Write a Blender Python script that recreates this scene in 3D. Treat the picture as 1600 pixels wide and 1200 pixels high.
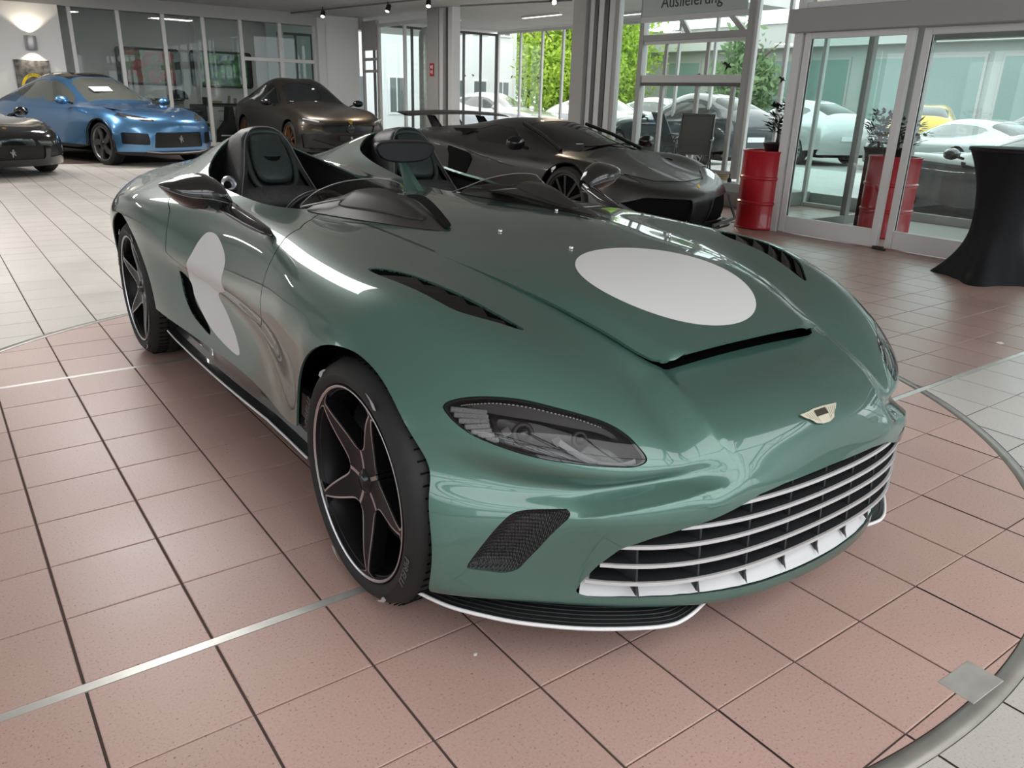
import bpy, bmesh, math, random
import numpy as np
from mathutils import Vector, Matrix
C = bpy.context.scene.collection
SC = bpy.context.scene
for o in list(bpy.data.objects): bpy.data.objects.remove(o)
# ---------------- camera ----------------
cd = bpy.data.cameras.new('camera'); cam = bpy.data.objects.new('camera', cd); C.objects.link(cam); SC.camera = cam
cd.sensor_fit = 'HORIZONTAL'; cd.sensor_width = 36.0; cd.lens = 36.0*1221.36/1600.0; cd.clip_start = .05; cd.clip_end = 400
_r = Vector((0.80880395, -0.58739774, 0.02828525)); _u = Vector((0.18002189, 0.29309236, 0.93898295)); _d = Vector((0.55984666, 0.75436116, -0.34279871))
cam.matrix_world = Matrix(((_r.x, _u.x, -_d.x, -1.78105), (_r.y, _u.y, -_d.y, -1.74721), (_r.z, _u.z, -_d.z, 1.35605), (0, 0, 0, 1)))
# ---------------- sky and exposure ----------------
w = bpy.data.worlds.new('overcast_sky'); SC.world = w; w.use_nodes = True
_nt = w.node_tree; _bg = _nt.nodes['Background']
_tc = _nt.nodes.new('ShaderNodeTexCoord'); _sx = _nt.nodes.new('ShaderNodeSeparateXYZ'); _rp = _nt.nodes.new('ShaderNodeValToRGB')
_nt.links.new(_tc.outputs['Generated'], _sx.inputs[0]); _nt.links.new(_sx.outputs['Z'], _rp.inputs[0]); _nt.links.new(_rp.outputs[0], _bg.inputs[0])
_rp.color_ramp.elements[0].position = 0.0; _rp.color_ramp.elements[0].color = (.80, .86, .93, 1)
_rp.color_ramp.elements[1].position = .7; _rp.color_ramp.elements[1].color = (1, 1, 1, 1)
_bg.inputs[1].default_value = 3.2
SC.view_settings.view_transform = 'Standard'; SC.view_settings.look = 'None'; SC.view_settings.gamma = 1; SC.view_settings.use_curve_mapping = False
SC.view_settings.exposure = 0.0
SC.cycles.transparent_max_bounces = 24
# ---------- spline surface ----------
def bs_basis(n, t):
    "uniform cubic b-spline basis with n control points interpolating params 0..n-3 style (clamped by phantom ends)"
    t=np.clip(t,0,n-3-1e-9); i=np.floor(t).astype(int); f=t-i
    B=np.zeros((len(t),n)); w=[(1-f)**3/6,(3*f**3-6*f**2+4)/6,(-3*f**3+3*f**2+3*f+1)/6,f**3/6]
    for k in range(4): B[np.arange(len(t)),i+k]=w[k]
    return B
def fitmat(m, lam):
    n=m+2; A=bs_basis(n,np.arange(m).astype(float))
    D=np.zeros((n-3,n))
    for i in range(n-3): D[i,i:i+4]=[-1,3,-3,1]
    E=np.zeros((2,n)); E[0,:3]=[1,-2,1]; E[1,-3:]=[1,-2,1]
    return np.linalg.solve(A.T@A+lam*D.T@D+1e-3*E.T@E, A.T), n
def surf(P, us, vs, lu=.02, lv=.01):
    P=np.asarray(P,float); nu,nv=P.shape[:2]
    Mu,n1=fitmat(nu,lu); Mv,n2=fitmat(nv,lv)
    cp=np.einsum('au,uvk,bv->abk',Mu,P,Mv)
    return np.einsum('ia,abk,jb->ijk',bs_basis(n1,us),cp,bs_basis(n2,vs))
def grid_tris(nu,nv):
    i,j=np.meshgrid(np.arange(nu-1),np.arange(nv-1),indexing='ij'); a=(i*nv+j).ravel()
    return np.r_[np.c_[a,a+nv,a+nv+1],np.c_[a,a+nv+1,a+1]]
def clip(V,T,f):
    "split triangles along f=0 -> (V', tris f>0, tris f<0)"
    f=np.where(np.abs(f)<1e-7,1e-7,f); s=f>0
    n=s[T].sum(1); pos=[T[n==3]]; neg=[T[n==0]]; nV=[V]; base=len(V); cache={}; newp=[]
    def mid(a,b):
        k=(a,b) if a<b else (b,a)
        if k not in cache:
            t=f[a]/(f[a]-f[b]); newp.append(V[a]+(V[b]-V[a])*t); cache[k]=base+len(newp)-1
        return cache[k]
    P=[];N=[]
    for tri in T[(n==1)|(n==2)]:
        k=int(s[tri].sum()); one=[i for i in range(3) if bool(s[tri[i]])==(k==1)][0]
        a,b,c=int(tri[one]),int(tri[(one+1)%3]),int(tri[(one+2)%3]); ab=mid(a,b); ac=mid(a,c)
        A=[(a,ab,ac)]; B=[(ab,b,c),(ab,c,ac)]
        (P if k==1 else N).extend(A); (N if k==1 else P).extend(B)
    if newp: nV.append(np.array(newp))
    pos.append(np.array(P,int).reshape(-1,3)); neg.append(np.array(N,int).reshape(-1,3))
    return np.concatenate(nV),np.concatenate(pos),np.concatenate(neg)
def compact(V,T):
    u,inv=np.unique(T,return_inverse=True); return V[u],inv.reshape(-1,3)
def poly_sd(Q, poly, closed=True):
    "signed distance, negative inside"
    Q=np.asarray(Q,float); poly=np.asarray(poly,float); d=np.full(len(Q),1e9); ins=np.zeros(len(Q),bool); n=len(poly)
    for i in range(n if closed else n-1):
        a=poly[i]; b=poly[(i+1)%n]; e=b-a; w=Q-a; t=np.clip((w@e)/(e@e+1e-12),0,1)
        d=np.minimum(d,np.hypot(*(w-t[:,None]*e).T))
        if closed:
            c=(a[1]>Q[:,1])!=(b[1]>Q[:,1])
            with np.errstate(divide='ignore',invalid='ignore'):
                ins^=c&(Q[:,0]<(b[0]-a[0])*(Q[:,1]-a[1])/(b[1]-a[1])+a[0])
    return np.where(ins,-d,d) if closed else d
def smooth_poly(p,n=8,closed=True):
    p=np.asarray(p,float); m=len(p); out=[]
    for i in range(m if closed else m-1):
        g=lambda k:p[(i+k)%m] if closed else p[min(max(i+k,0),m-1)]
        a,b,c,d=g(-1),g(0),g(1),g(2)
        for t in np.arange(n)/n: out.append(.5*((2*b)+(c-a)*t+(2*a-5*b+4*c-d)*t*t+(3*b-a-3*c+d)*t**3))
    if not closed: out.append(p[-1])
    return np.array(out)
def normals(V,T):
    n=np.cross(V[T[:,1]]-V[T[:,0]],V[T[:,2]]-V[T[:,0]]); N=np.zeros_like(V)
    for k in range(3): np.add.at(N,T[:,k],n)
    return N/np.maximum(np.linalg.norm(N,axis=1),1e-12)[:,None]
def boundary(T):
    e=np.r_[T[:,[0,1]],T[:,[1,2]],T[:,[2,0]]]; s=np.sort(e,1)
    u,i,c=np.unique(s,axis=0,return_index=True,return_counts=True)
    return e[i[c==1]]
# ---------- objects ----------
def mesh_from(name, V, F, m=None, parent=None, smooth=True, loc=None):
    me = bpy.data.meshes.new(name); me.from_pydata([tuple(map(float, v)) for v in V], [], [tuple(map(int, f)) for f in F]); me.validate()
    if smooth and len(me.polygons): me.polygons.foreach_set('use_smooth', [True]*len(me.polygons))
    if m is not None: me.materials.append(m)
    o = bpy.data.objects.new(name, me); C.objects.link(o)
    if parent is not None: o.parent = parent
    if loc is not None: o.location = loc
    return o
def empty(name, loc=(0, 0, 0), rz=0.0):
    o = bpy.data.objects.new(name, None); C.objects.link(o); o.location = loc; o.rotation_euler = (0, 0, rz); o.empty_display_size = .1
    return o
def tag(o, label=None, cat=None, group=None, kind=None):
    if label: o['label'] = label
    if cat: o['category'] = cat
    if group: o['group'] = group
    if kind: o['kind'] = kind
    return o
class MB:
    "collects shapes, builds one mesh"
    def __init__(s): s.V = []; s.F = []; s.n = 0
    def add(s, V, F):
        s.V.extend([tuple(map(float, v)) for v in V]); s.F.extend([tuple(int(i)+s.n for i in f) for f in F]); s.n += len(V); return s
    def box(s, a, b, bev=0.0, M=None):
        bm = bmesh.new(); bmesh.ops.create_cube(bm, size=1)
        for v in bm.verts: v.co = Vector([(a[i]+b[i])/2+v.co[i]*(b[i]-a[i]) for i in range(3)])
        if bev: bmesh.ops.bevel(bm, geom=bm.edges[:]+bm.verts[:], offset=bev, segments=1, affect='EDGES', profile=.5)
        if M is not None: bmesh.ops.transform(bm, matrix=M, verts=bm.verts)
        bm.verts.index_update(); s.add([v.co for v in bm.verts], [[v.index for v in f.verts] for f in bm.faces]); bm.free(); return s
    def bar(s, p, q, w, h, up=(0, 0, 1), bev=0.0):
        p, q = Vector(p), Vector(q); d = q-p; L = d.length; z = d.normalized(); x = z.cross(Vector(up))
        if x.length < 1e-4: x = z.cross(Vector((1, 0, 0)))
        x.normalize(); y = x.cross(z); M = Matrix(((x.x, y.x, z.x, p.x), (x.y, y.y, z.y, p.y), (x.z, y.z, z.z, p.z), (0, 0, 0, 1)))
        return s.box((-w/2, -h/2, 0), (w/2, h/2, L), bev, M)
    def tube(s, pts, r, n=8, closed=False, caps=True, flat=None):
        P = [Vector(p) for p in pts]; m = len(P); R = r if hasattr(r, '__len__') else [r]*m; rings = []; x = None
        for i in range(m):
            a = P[(i-1) % m] if closed else P[max(i-1, 0)]; b = P[(i+1) % m] if closed else P[min(i+1, m-1)]
            t = (b-a).normalized()
            if x is None: x = t.cross(Vector((0, 0, 1)) if abs(t.z) < .9 else Vector((1, 0, 0))).normalized()
            x = (x-t*x.dot(t)).normalized(); y = t.cross(x); k = 1.0 if flat is None else flat
            rings.append([P[i]+(x*math.cos(2*math.pi*j/n)+y*math.sin(2*math.pi*j/n)*k)*R[i] for j in range(n)])
        V = [v for g in rings for v in g]; F = []
        for i in range(m if closed else m-1):
            for j in range(n):
                F.append((i*n+j, i*n+(j+1) % n, ((i+1) % m)*n+(j+1) % n, ((i+1) % m)*n+j))
        if caps and not closed: F.append(tuple(range(n-1, -1, -1))); F.append(tuple((m-1)*n+j for j in range(n)))
        return s.add(V, F)
    def lathe(s, prof, n=32, M=None, caps=True, a0=0.0, a1=2*math.pi):
        full = abs(a1-a0-2*math.pi) < 1e-6; k = n if full else n+1; V = []; F = []
        for r, z in prof:
            for j in range(k):
                a = a0+(a1-a0)*j/n; V.append(Vector((r*math.cos(a), r*math.sin(a), z)))
        for i in range(len(prof)-1):
            for j in range(n):
                j2 = (j+1) % k; F.append((i*k+j, i*k+j2, (i+1)*k+j2, (i+1)*k+j))
        if caps and full:
            if prof[0][0] > 1e-5: F.append(tuple(range(k-1, -1, -1)))
            if prof[-1][0] > 1e-5: F.append(tuple((len(prof)-1)*k+j for j in range(k)))
        if M is not None: V = [M @ v for v in V]
        return s.add(V, F)
    def prism(s, poly, d0, d1, M=None, bev=0.0):
        "2d polygon (x,y) extruded z=d0..d1"
        bm = bmesh.new(); a = [bm.verts.new((x, y, d0)) for x, y in poly]; f = bm.faces.new(a)
        r = bmesh.ops.extrude_face_region(bm, geom=[f]); 
        for v in r['geom']:
            if isinstance(v, bmesh.types.BMVert): v.co.z = d1
        bmesh.ops.recalc_face_normals(bm, faces=bm.faces)
        if bev: bmesh.ops.bevel(bm, geom=[e for e in bm.edges], offset=bev, segments=1, affect='EDGES', profile=.5)
        if M is not None: bmesh.ops.transform(bm, matrix=M, verts=bm.verts)
        bm.verts.index_update(); s.add([v.co for v in bm.verts], [[v.index for v in f.verts] for f in bm.faces]); bm.free(); return s
    def build(s, name, m=None, parent=None, smooth=False, loc=None): return mesh_from(name, s.V, s.F, m, parent, smooth, loc)
def autosmooth(o, ang=35):
    me = o.data; me.polygons.foreach_set('use_smooth', [True]*len(me.polygons))
    bm = bmesh.new(); bm.from_mesh(me); a = math.radians(ang)
    for e in bm.edges:
        if len(e.link_faces) == 2 and e.calc_face_angle(0) > a: e.smooth = False
    bm.to_mesh(me); bm.free(); return o
def dup(o, parent=None):
    c = o.copy(); C.objects.link(c)
    if parent is not None: c.parent = parent
    for ch in list(o.children): dup(ch, c)
    return c
# ---------- materials ----------
MATS = {}
def mat(name, col=(.5, .5, .5), rough=.5, metal=0.0, coat=0.0, spec=.5, trans=0.0, ior=1.45, emit=None, estr=0.0, alpha=1.0, coat_rough=.03):
    if name in MATS: return MATS[name]
    m = bpy.data.materials.new(name); m.use_nodes = True; b = m.node_tree.nodes['Principled BSDF']; I = b.inputs
    I['Base Color'].default_value = (*col, 1); I['Roughness'].default_value = rough; I['Metallic'].default_value = metal
    I['Coat Weight'].default_value = coat; I['Coat Roughness'].default_value = coat_rough; I['Specular IOR Level'].default_value = spec
    I['Transmission Weight'].default_value = trans; I['IOR'].default_value = ior; I['Alpha'].default_value = alpha
    if emit: I['Emission Color'].default_value = (*emit, 1); I['Emission Strength'].default_value = estr
    MATS[name] = m; return m
def nodes_of(m): return m.node_tree.nodes, m.node_tree.links, m.node_tree.nodes['Principled BSDF']
def noise_tint(m, c0, c1, scale=5.0, detail=3.0, lo=.35, hi=.65, bump=0.0, coord='Object', rough=None):
    N, L, b = nodes_of(m); tc = N.new('ShaderNodeTexCoord'); nz = N.new('ShaderNodeTexNoise'); nz.inputs['Scale'].default_value = scale; nz.inputs['Detail'].default_value = detail
    L.new(tc.outputs[coord], nz.inputs['Vector']); r = N.new('ShaderNodeValToRGB'); r.color_ramp.elements[0].position = lo; r.color_ramp.elements[1].position = hi
    r.color_ramp.elements[0].color = (*c0, 1); r.color_ramp.elements[1].color = (*c1, 1); L.new(nz.outputs['Fac'], r.inputs[0]); L.new(r.outputs[0], b.inputs['Base Color'])
    if bump:
        bp = N.new('ShaderNodeBump'); bp.inputs['Strength'].default_value = bump; bp.inputs['Distance'].default_value = .01; L.new(nz.outputs['Fac'], bp.inputs['Height']); L.new(bp.outputs[0], b.inputs['Normal'])
    return m
def glass(name, tint=(.9, .97, .95), refl=1.0):
    "thin architectural or car glass: clear pane with fresnel reflection"
    if name in MATS: return MATS[name]
    m = bpy.data.materials.new(name); m.use_nodes = True; N = m.node_tree.nodes; L = m.node_tree.links; N.clear()
    o = N.new('ShaderNodeOutputMaterial'); t = N.new('ShaderNodeBsdfTransparent'); g = N.new('ShaderNodeBsdfGlossy'); x = N.new('ShaderNodeMixShader'); f = N.new('ShaderNodeMath'); f.operation = 'MULTIPLY_ADD'; f.inputs[1].default_value = .955; f.inputs[2].default_value = .045; ge = N.new('ShaderNodeNewGeometry'); dt = N.new('ShaderNodeVectorMath'); dt.operation = 'DOT_PRODUCT'; ab = N.new('ShaderNodeMath'); ab.operation = 'ABSOLUTE'; om = N.new('ShaderNodeMath'); om.operation = 'SUBTRACT'; om.inputs[0].default_value = 1.0; pw = N.new('ShaderNodeMath'); pw.operation = 'POWER'; pw.inputs[1].default_value = 5.0
    mu = N.new('ShaderNodeMath'); mu.operation = 'MULTIPLY'; mu.use_clamp = True; mu.inputs[1].default_value = refl; L.new(ge.outputs['Incoming'], dt.inputs[0]); L.new(ge.outputs['Normal'], dt.inputs[1]); L.new(dt.outputs['Value'], ab.inputs[0]); L.new(ab.outputs[0], om.inputs[1]); L.new(om.outputs[0], pw.inputs[0]); L.new(pw.outputs[0], f.inputs[0])
    t.inputs[0].default_value = (*tint, 1); g.inputs['Roughness'].default_value = 0.0
    L.new(f.outputs[0], mu.inputs[0]); L.new(mu.outputs[0], x.inputs[0]); L.new(t.outputs[0], x.inputs[1]); L.new(g.outputs[0], x.inputs[2]); L.new(x.outputs[0], o.inputs[0])
    MATS[name] = m; return m
def text_mesh(txt, size, depth=.0, sh=0.0):
    cu = bpy.data.curves.new('lettering', 'FONT'); cu.body = txt; cu.size = size; cu.extrude = depth; cu.align_x = 'CENTER'; cu.align_y = 'CENTER'; cu.shear = sh; cu.resolution_u = 3
    o = bpy.data.objects.new('lettering', cu); C.objects.link(o); dg = bpy.context.evaluated_depsgraph_get(); me = o.evaluated_get(dg).to_mesh()
    V_ = np.array([v.co[:] for v in me.vertices]); F_ = [tuple(p.vertices) for p in me.polygons]; o.evaluated_get(dg).to_mesh_clear(); bpy.data.objects.remove(o); bpy.data.curves.remove(cu); return V_, F_
def st(y,*a): return [(s,y,z) for s,z in a]
HB=[
 [(0,-.66,.15),(.2,-.65,.15),(.36,-.60,.152),(.5,-.54,.155),(.62,-.46,.16),(.74,-.38,.168),(.83,-.31,.178),(.90,-.25,.19),(.945,-.21,.20),(.95,-.13,.21)],
 [(0,-.766,.165),(.2,-.752,.165),(.36,-.709,.167),(.5,-.645,.172),(.63,-.563,.178),(.75,-.472,.184),(.86,-.39,.19),(.94,-.32,.197),(.978,-.265,.207),(.975,-.16,.22)],
 [(0,-.762,.21),(.2,-.748,.21),(.36,-.707,.21),(.5,-.643,.212),(.63,-.565,.216),(.75,-.475,.222),(.86,-.40,.23),(.945,-.34,.238),(.983,-.285,.245),(.98,-.16,.25)],
 [(0,-.775,.33),(.2,-.762,.33),(.36,-.727,.33),(.5,-.668,.33),(.635,-.588,.33),(.76,-.485,.33),(.87,-.41,.335),(.951,-.345,.34),(.986,-.285,.345),(.984,-.16,.34)],
 [(0,-.772,.435),(.2,-.76,.435),(.36,-.737,.44),(.505,-.685,.437),(.64,-.603,.43),(.765,-.487,.425),(.87,-.405,.425),(.95,-.33,.43),(.986,-.265,.435),(.984,-.14,.42)],
 [(0,-.76,.49),(.2,-.75,.492),(.355,-.735,.504),(.515,-.668,.487),(.65,-.58,.47),(.765,-.462,.465),(.868,-.38,.475),(.947,-.30,.485),(.985,-.23,.49),(.984,-.1,.46)],
 [(0,-.75,.53),(.2,-.738,.53),(.36,-.705,.53),(.51,-.628,.512),(.635,-.54,.50),(.76,-.435,.505),(.862,-.345,.525),(.943,-.26,.54),(.985,-.185,.55),(.984,-.06,.48)],
 [(0,-.728,.572),(.2,-.715,.57),(.36,-.682,.56),(.505,-.635,.54),(.64,-.577,.54),(.77,-.47,.557),(.875,-.35,.592),(.948,-.235,.612),(.985,-.14,.62),(.984,-.02,.5)],
 [(0,-.70,.605),(.2,-.685,.60),(.35,-.655,.592),(.505,-.612,.578),(.64,-.555,.588),(.77,-.45,.612),(.87,-.315,.645),(.945,-.175,.665),(.985,-.07,.66),(.985,.01,.5)],
 [(0,-.62,.66),(.2,-.60,.656),(.35,-.565,.65),(.5,-.52,.655),(.635,-.455,.680),(.76,-.355,.710),(.862,-.215,.727),(.94,-.075,.725),(.983,.01,.695),(.985,.04,.5)],
 [(0,-.50,.703),(.2,-.48,.703),(.35,-.45,.705),(.48,-.385,.727),(.615,-.325,.764),(.745,-.23,.788),(.855,-.105,.785),(.937,.01,.755),(.982,.06,.695),(.985,.07,.5)],
 [(0,-.3,.782),(.2,-.29,.783),(.35,-.27,.78),(.48,-.2,.79),(.61,-.12,.814),(.74,-.055,.84),(.855,.03,.828),(.935,.08,.785),(.983,.11,.71),(.985,.11,.5)],
 [(0,-.05,.852),(.2,-.05,.852),(.36,-.04,.843),(.5,0,.838),(.62,.03,.852),(.755,.08,.87),(.865,.13,.85),(.942,.16,.795),(.985,.18,.705),(.986,.18,.5)],
 [(0,.25,.902),(.2,.25,.900),(.38,.26,.89),(.52,.28,.874),(.65,.3,.874),(.775,.32,.878),(.875,.35,.855),(.947,.37,.795),(.986,.38,.67),(.984,.38,.4)],
 st(.6,(0,.928),(.2,.926),(.38,.915),(.54,.90),(.68,.896),(.79,.888),(.885,.855),(.947,.77),(.97,.58),(.962,.34)),
 st(.9,(0,.945),(.2,.943),(.38,.935),(.56,.918),(.70,.905),(.80,.89),(.88,.85),(.925,.75),(.925,.55),(.935,.35)),
 st(1.25,(0,.955),(.2,.95),(.4,.935),(.58,.92),(.72,.905),(.81,.885),(.875,.84),(.91,.74),(.905,.54),(.93,.34)),
 st(1.6,(0,.965),(.2,.965),(.4,.955),(.6,.93),(.74,.905),(.82,.88),(.88,.83),(.915,.73),(.91,.52),(.94,.33)),
 st(1.9,(0,.98),(.2,1.03),(.4,1.065),(.57,1.0),(.73,.925),(.84,.885),(.905,.84),(.945,.75),(.945,.55),(.95,.33)),
 st(2.25,(0,.985),(.2,1.10),(.38,1.165),(.54,1.085),(.71,.94),(.86,.882),(.945,.84),(.99,.75),(.985,.58),(.975,.33)),
 st(2.6,(0,.975),(.2,1.08),(.38,1.14),(.54,1.07),(.71,.94),(.87,.88),(.96,.835),(1.005,.745),(1.005,.55),(.985,.35)),
 st(2.95,(0,.955),(.2,1.02),(.38,1.045),(.55,.985),(.73,.915),(.86,.87),(.955,.815),(1.005,.72),(1.0,.5),(.975,.35)),
 st(3.25,(0,.93),(.2,.955),(.38,.97),(.56,.935),(.72,.89),(.83,.84),(.915,.775),(.965,.68),(.955,.5),(.94,.35)),
 st(3.5,(0,.90),(.2,.905),(.36,.905),(.54,.89),(.68,.86),(.78,.8),(.85,.72),(.88,.62),(.88,.48),(.87,.36)),
 st(3.53,(0,.6),(.2,.6),(.36,.6),(.54,.6),(.68,.58),(.78,.56),(.84,.53),(.87,.5),(.87,.44),(.86,.33)),
 st(3.45,(0,.3),(.2,.3),(.36,.3),(.54,.3),(.68,.3),(.78,.3),(.84,.3),(.86,.3),(.86,.3),(.85,.3)),
]
def _exp(r):
    if len(r) == 12: return list(r)
    m = lambda a, b: tuple((x+y)/2 for x, y in zip(a, b))
    return list(r[:8])+[m(r[7], r[8]), r[8], m(r[8], r[9]), r[9]]
HB[14] = st(.6,(0,.928),(.2,.926),(.38,.915),(.54,.90),(.68,.896),(.79,.888),(.885,.855),(.947,.77),(.967,.67),(.955,.56),(.952,.45),(.962,.34))
HB[15] = st(.9,(0,.945),(.2,.943),(.38,.935),(.56,.918),(.70,.905),(.79,.892),(.865,.845),(.918,.745),(.940,.645),(.908,.565),(.917,.46),(.937,.35))
HB[16] = st(1.25,(0,.955),(.2,.95),(.4,.935),(.58,.92),(.72,.905),(.795,.888),(.858,.838),(.902,.74),(.925,.645),(.887,.57),(.902,.47),(.932,.34))
HB[17] = st(1.6,(0,.965),(.2,.965),(.4,.955),(.6,.93),(.74,.905),(.80,.885),(.862,.832),(.905,.735),(.930,.645),(.888,.575),(.903,.475),(.937,.33))
HB[18] = st(1.9,(0,.98),(.2,1.03),(.4,1.065),(.57,1.0),(.73,.925),(.825,.89),(.89,.84),(.935,.75),(.957,.655),(.917,.58),(.927,.47),(.952,.33))
HB = [_exp(r) for r in HB]
# ---------- the room ----------
S_ = .303; TX0 = -6.58; 
def tile_x(b): return (b+TX0)*S_
def tile_y(k): return (-(k*.987+(.096 if k >= 9 else 0))+8.13)*S_
def tile_mat(name, col, spk, dark):
    m = mat(name, col, .34, 0, .0, .5); N, L, b = nodes_of(m); tc = N.new('ShaderNodeTexCoord'); oi = N.new('ShaderNodeObjectInfo')
    v = N.new('ShaderNodeTexNoise'); v.inputs['Scale'].default_value = 150; v.inputs['Detail'].default_value = 3; v.inputs['Roughness'].default_value = .7; g = N.new('ShaderNodeNewGeometry'); L.new(g.outputs['Position'], v.inputs['Vector'])
    r = N.new('ShaderNodeValToRGB'); r.color_ramp.elements[0].position = .315; r.color_ramp.elements[0].color = (*dark, 1); r.color_ramp.elements[1].position = .37; r.color_ramp.elements[1].color = (*col, 1); e = r.color_ramp.elements.new(.68); e.color = (*spk, 1); L.new(v.outputs['Fac'], r.inputs[0])
    n2 = N.new('ShaderNodeTexNoise'); n2.inputs['Scale'].default_value = 1.7; L.new(g.outputs['Position'], n2.inputs['Vector'])
    h = N.new('ShaderNodeHueSaturation'); mr = N.new('ShaderNodeMapRange'); mr.inputs['To Min'].default_value = .90; mr.inputs['To Max'].default_value = 1.10; ad = N.new('ShaderNodeMath'); ad.operation = 'MULTIPLY_ADD'; ad.inputs[1].default_value = .35
    L.new(oi.outputs['Random'], ad.inputs[0]); L.new(n2.outputs['Fac'], ad.inputs[2]); L.new(ad.outputs[0], mr.inputs['Value']); mr.inputs['From Min'].default_value = .3; mr.inputs['From Max'].default_value = 1.1; L.new(mr.outputs[0], h.inputs['Value']); L.new(r.outputs[0], h.inputs['Color']); L.new(h.outputs[0], b.inputs['Base Color'])
    bp = N.new('ShaderNodeBump'); bp.inputs['Strength'].default_value = .10; bp.inputs['Distance'].default_value = .002; n3 = N.new('ShaderNodeTexNoise'); n3.inputs['Scale'].default_value = 30; L.new(g.outputs['Position'], n3.inputs['Vector']); L.new(n3.outputs['Fac'], bp.inputs['Height']); L.new(bp.outputs[0], b.inputs['Normal'])
    mr2 = N.new('ShaderNodeMapRange'); mr2.inputs['To Min'].default_value = .26; mr2.inputs['To Max'].default_value = .44; L.new(n2.outputs['Fac'], mr2.inputs['Value']); L.new(mr2.outputs[0], b.inputs['Roughness'])
    return m
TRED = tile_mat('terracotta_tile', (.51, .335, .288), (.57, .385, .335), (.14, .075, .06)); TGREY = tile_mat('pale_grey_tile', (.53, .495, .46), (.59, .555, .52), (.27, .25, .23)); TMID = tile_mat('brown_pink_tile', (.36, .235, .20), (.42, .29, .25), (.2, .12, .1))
GROUT = mat('grout', (.085, .060, .050), .85); STEEL = noise_tint(mat('brushed_steel', (.55, .54, .51), .30, .45), (.50, .49, .46), (.60, .59, .56), 14)
RINGM = noise_tint(mat('ring_inlay', (.34, .32, .29), .34, .4), (.30, .28, .255), (.37, .35, .32), 9)
floor = tag(mesh_from('floor', [(-14, -9, -.004), (8.75, -9, -.004), (8.75, 19.8, -.004), (-14, 19.8, -.004)], [(0, 1, 2, 3)], GROUT, None, False), kind='structure')
tag(mesh_from('floor_base', [(-14, -9, -.3), (14, -9, -.3), (14, 24, -.3), (-14, 24, -.3)], [(0, 1, 2, 3)], GROUT, None, False), kind='structure')
 
RC = (0.03, 1.265); R1, R0 = 2.502, 2.452
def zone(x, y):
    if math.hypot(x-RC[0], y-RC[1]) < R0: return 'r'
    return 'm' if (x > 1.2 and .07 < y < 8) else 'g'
_cp = np.array([-1.78105, -1.74721, 1.35605]); _cr, _cu, _cdv = np.array(_r), np.array(_u), np.array(_d)
cand = []; rest = {'r': [], 'g': [], 'm': []}; ringcut = []
for b in range(-42, 51):
    for k in range(-42, 19):
        x0, x1 = tile_x(b)+.0035, tile_x(b+1)-.0035; y1, y0 = tile_y(k)-.0022, tile_y(k+1)+.0022
        if k == 7: y0 = tile_y(8)+.002
        if k == 8: y1 = tile_y(8)-.031
        if x1 > 8.7 or y1 > 19.6 or x0 < -13.5 or y0 < -8.9: continue
        cx_, cy_ = (x0+x1)/2, (y0+y1)/2; q = np.array([cx_, cy_, 0])-_cp; zc = q@_cdv; vis = False
        if zc > .2:
            px = 800+1221.36*(q@_cr)/zc; py = 600-1221.36*(q@_cu)/zc; vis = -60 < px < 1660 and -60 < py < 1290
        d = [math.hypot(x-RC[0], y-RC[1]) for x in (x0, x1) for y in (y0, y1)]
        if min(d) < R1 and max(d) > R0: ringcut.append((x0, x1, y0, y1, vis, zc)); continue
        hid = abs(cx_) < .8 and -.4 < cy_ < 3.3
        (cand.append((zc, x0, x1, y0, y1)) if vis and not hid else rest[zone(cx_, cy_)].append((x0, x1, y0, y1)))
cand.sort(); nr_ = sum(1 for t in ringcut if t[4]); keep = 292-2*nr_
_tm = {}
def tile_obj(x0, x1, y0, y1):
    z_ = zone((x0+x1)/2, (y0+y1)/2); key = (z_, round(x1-x0, 4), round(y1-y0, 4)); w, h = (x1-x0)/2, (y1-y0)/2
    if key not in _tm:
        c = .0022; P = [(-w, -h), (w, -h), (w, h), (-w, h)]; V_ = [(x, y, -.004) for x, y in P]+[(x, y, -.0012) for x, y in P]+[(x-c*np.sign(x), y-c*np.sign(y), 0) for x, y in P]
        F_ = [(i, (i+1) % 4, 4+(i+1) % 4, 4+i) for i in range(4)]+[(4+i, 4+(i+1) % 4, 8+(i+1) % 4, 8+i) for i in range(4)]+[(8, 9, 10, 11)]
        o = mesh_from('tile', V_, F_, {'r': TRED, 'g': TGREY, 'm': TMID}[z_], floor, False); _tm[key] = o.data
    else:
        o = bpy.data.objects.new('tile', _tm[key]); C.objects.link(o); o.parent = floor
    o.location = ((x0+x1)/2, (y0+y1)/2, 0)
for t in cand[:keep]: tile_obj(*t[1:])
for t in cand[keep:]: rest[zone((t[1]+t[2])/2, (t[3]+t[4])/2)].append(t[1:])
for z_, L_ in rest.items():
    V_, F_ = [], []
    for x0, x1, y0, y1 in L_:
        n = len(V_); V_ += [(x0, y0, -.001), (x1, y0, -.001), (x1, y1, -.001), (x0, y1, -.001), (x0, y0, -.004), (x1, y0, -.004), (x1, y1, -.004), (x0, y1, -.004)]
        F_.append((n, n+1, n+2, n+3)); F_ += [(n+i, n+4+i, n+4+(i+1) % 4, n+(i+1) % 4) for i in range(4)]
    tag(mesh_from('far_tiles', V_, F_, {'r': TRED, 'g': TGREY, 'm': TMID}[z_], floor, False), kind='stuff')
gx, gy = np.meshgrid(np.linspace(0, 1, 13), np.linspace(0, 1, 13), indexing='ij'); gT = grid_tris(13, 13)
hidden_bits = {'r': MB(), 'g': MB(), 'm': MB()}
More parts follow.
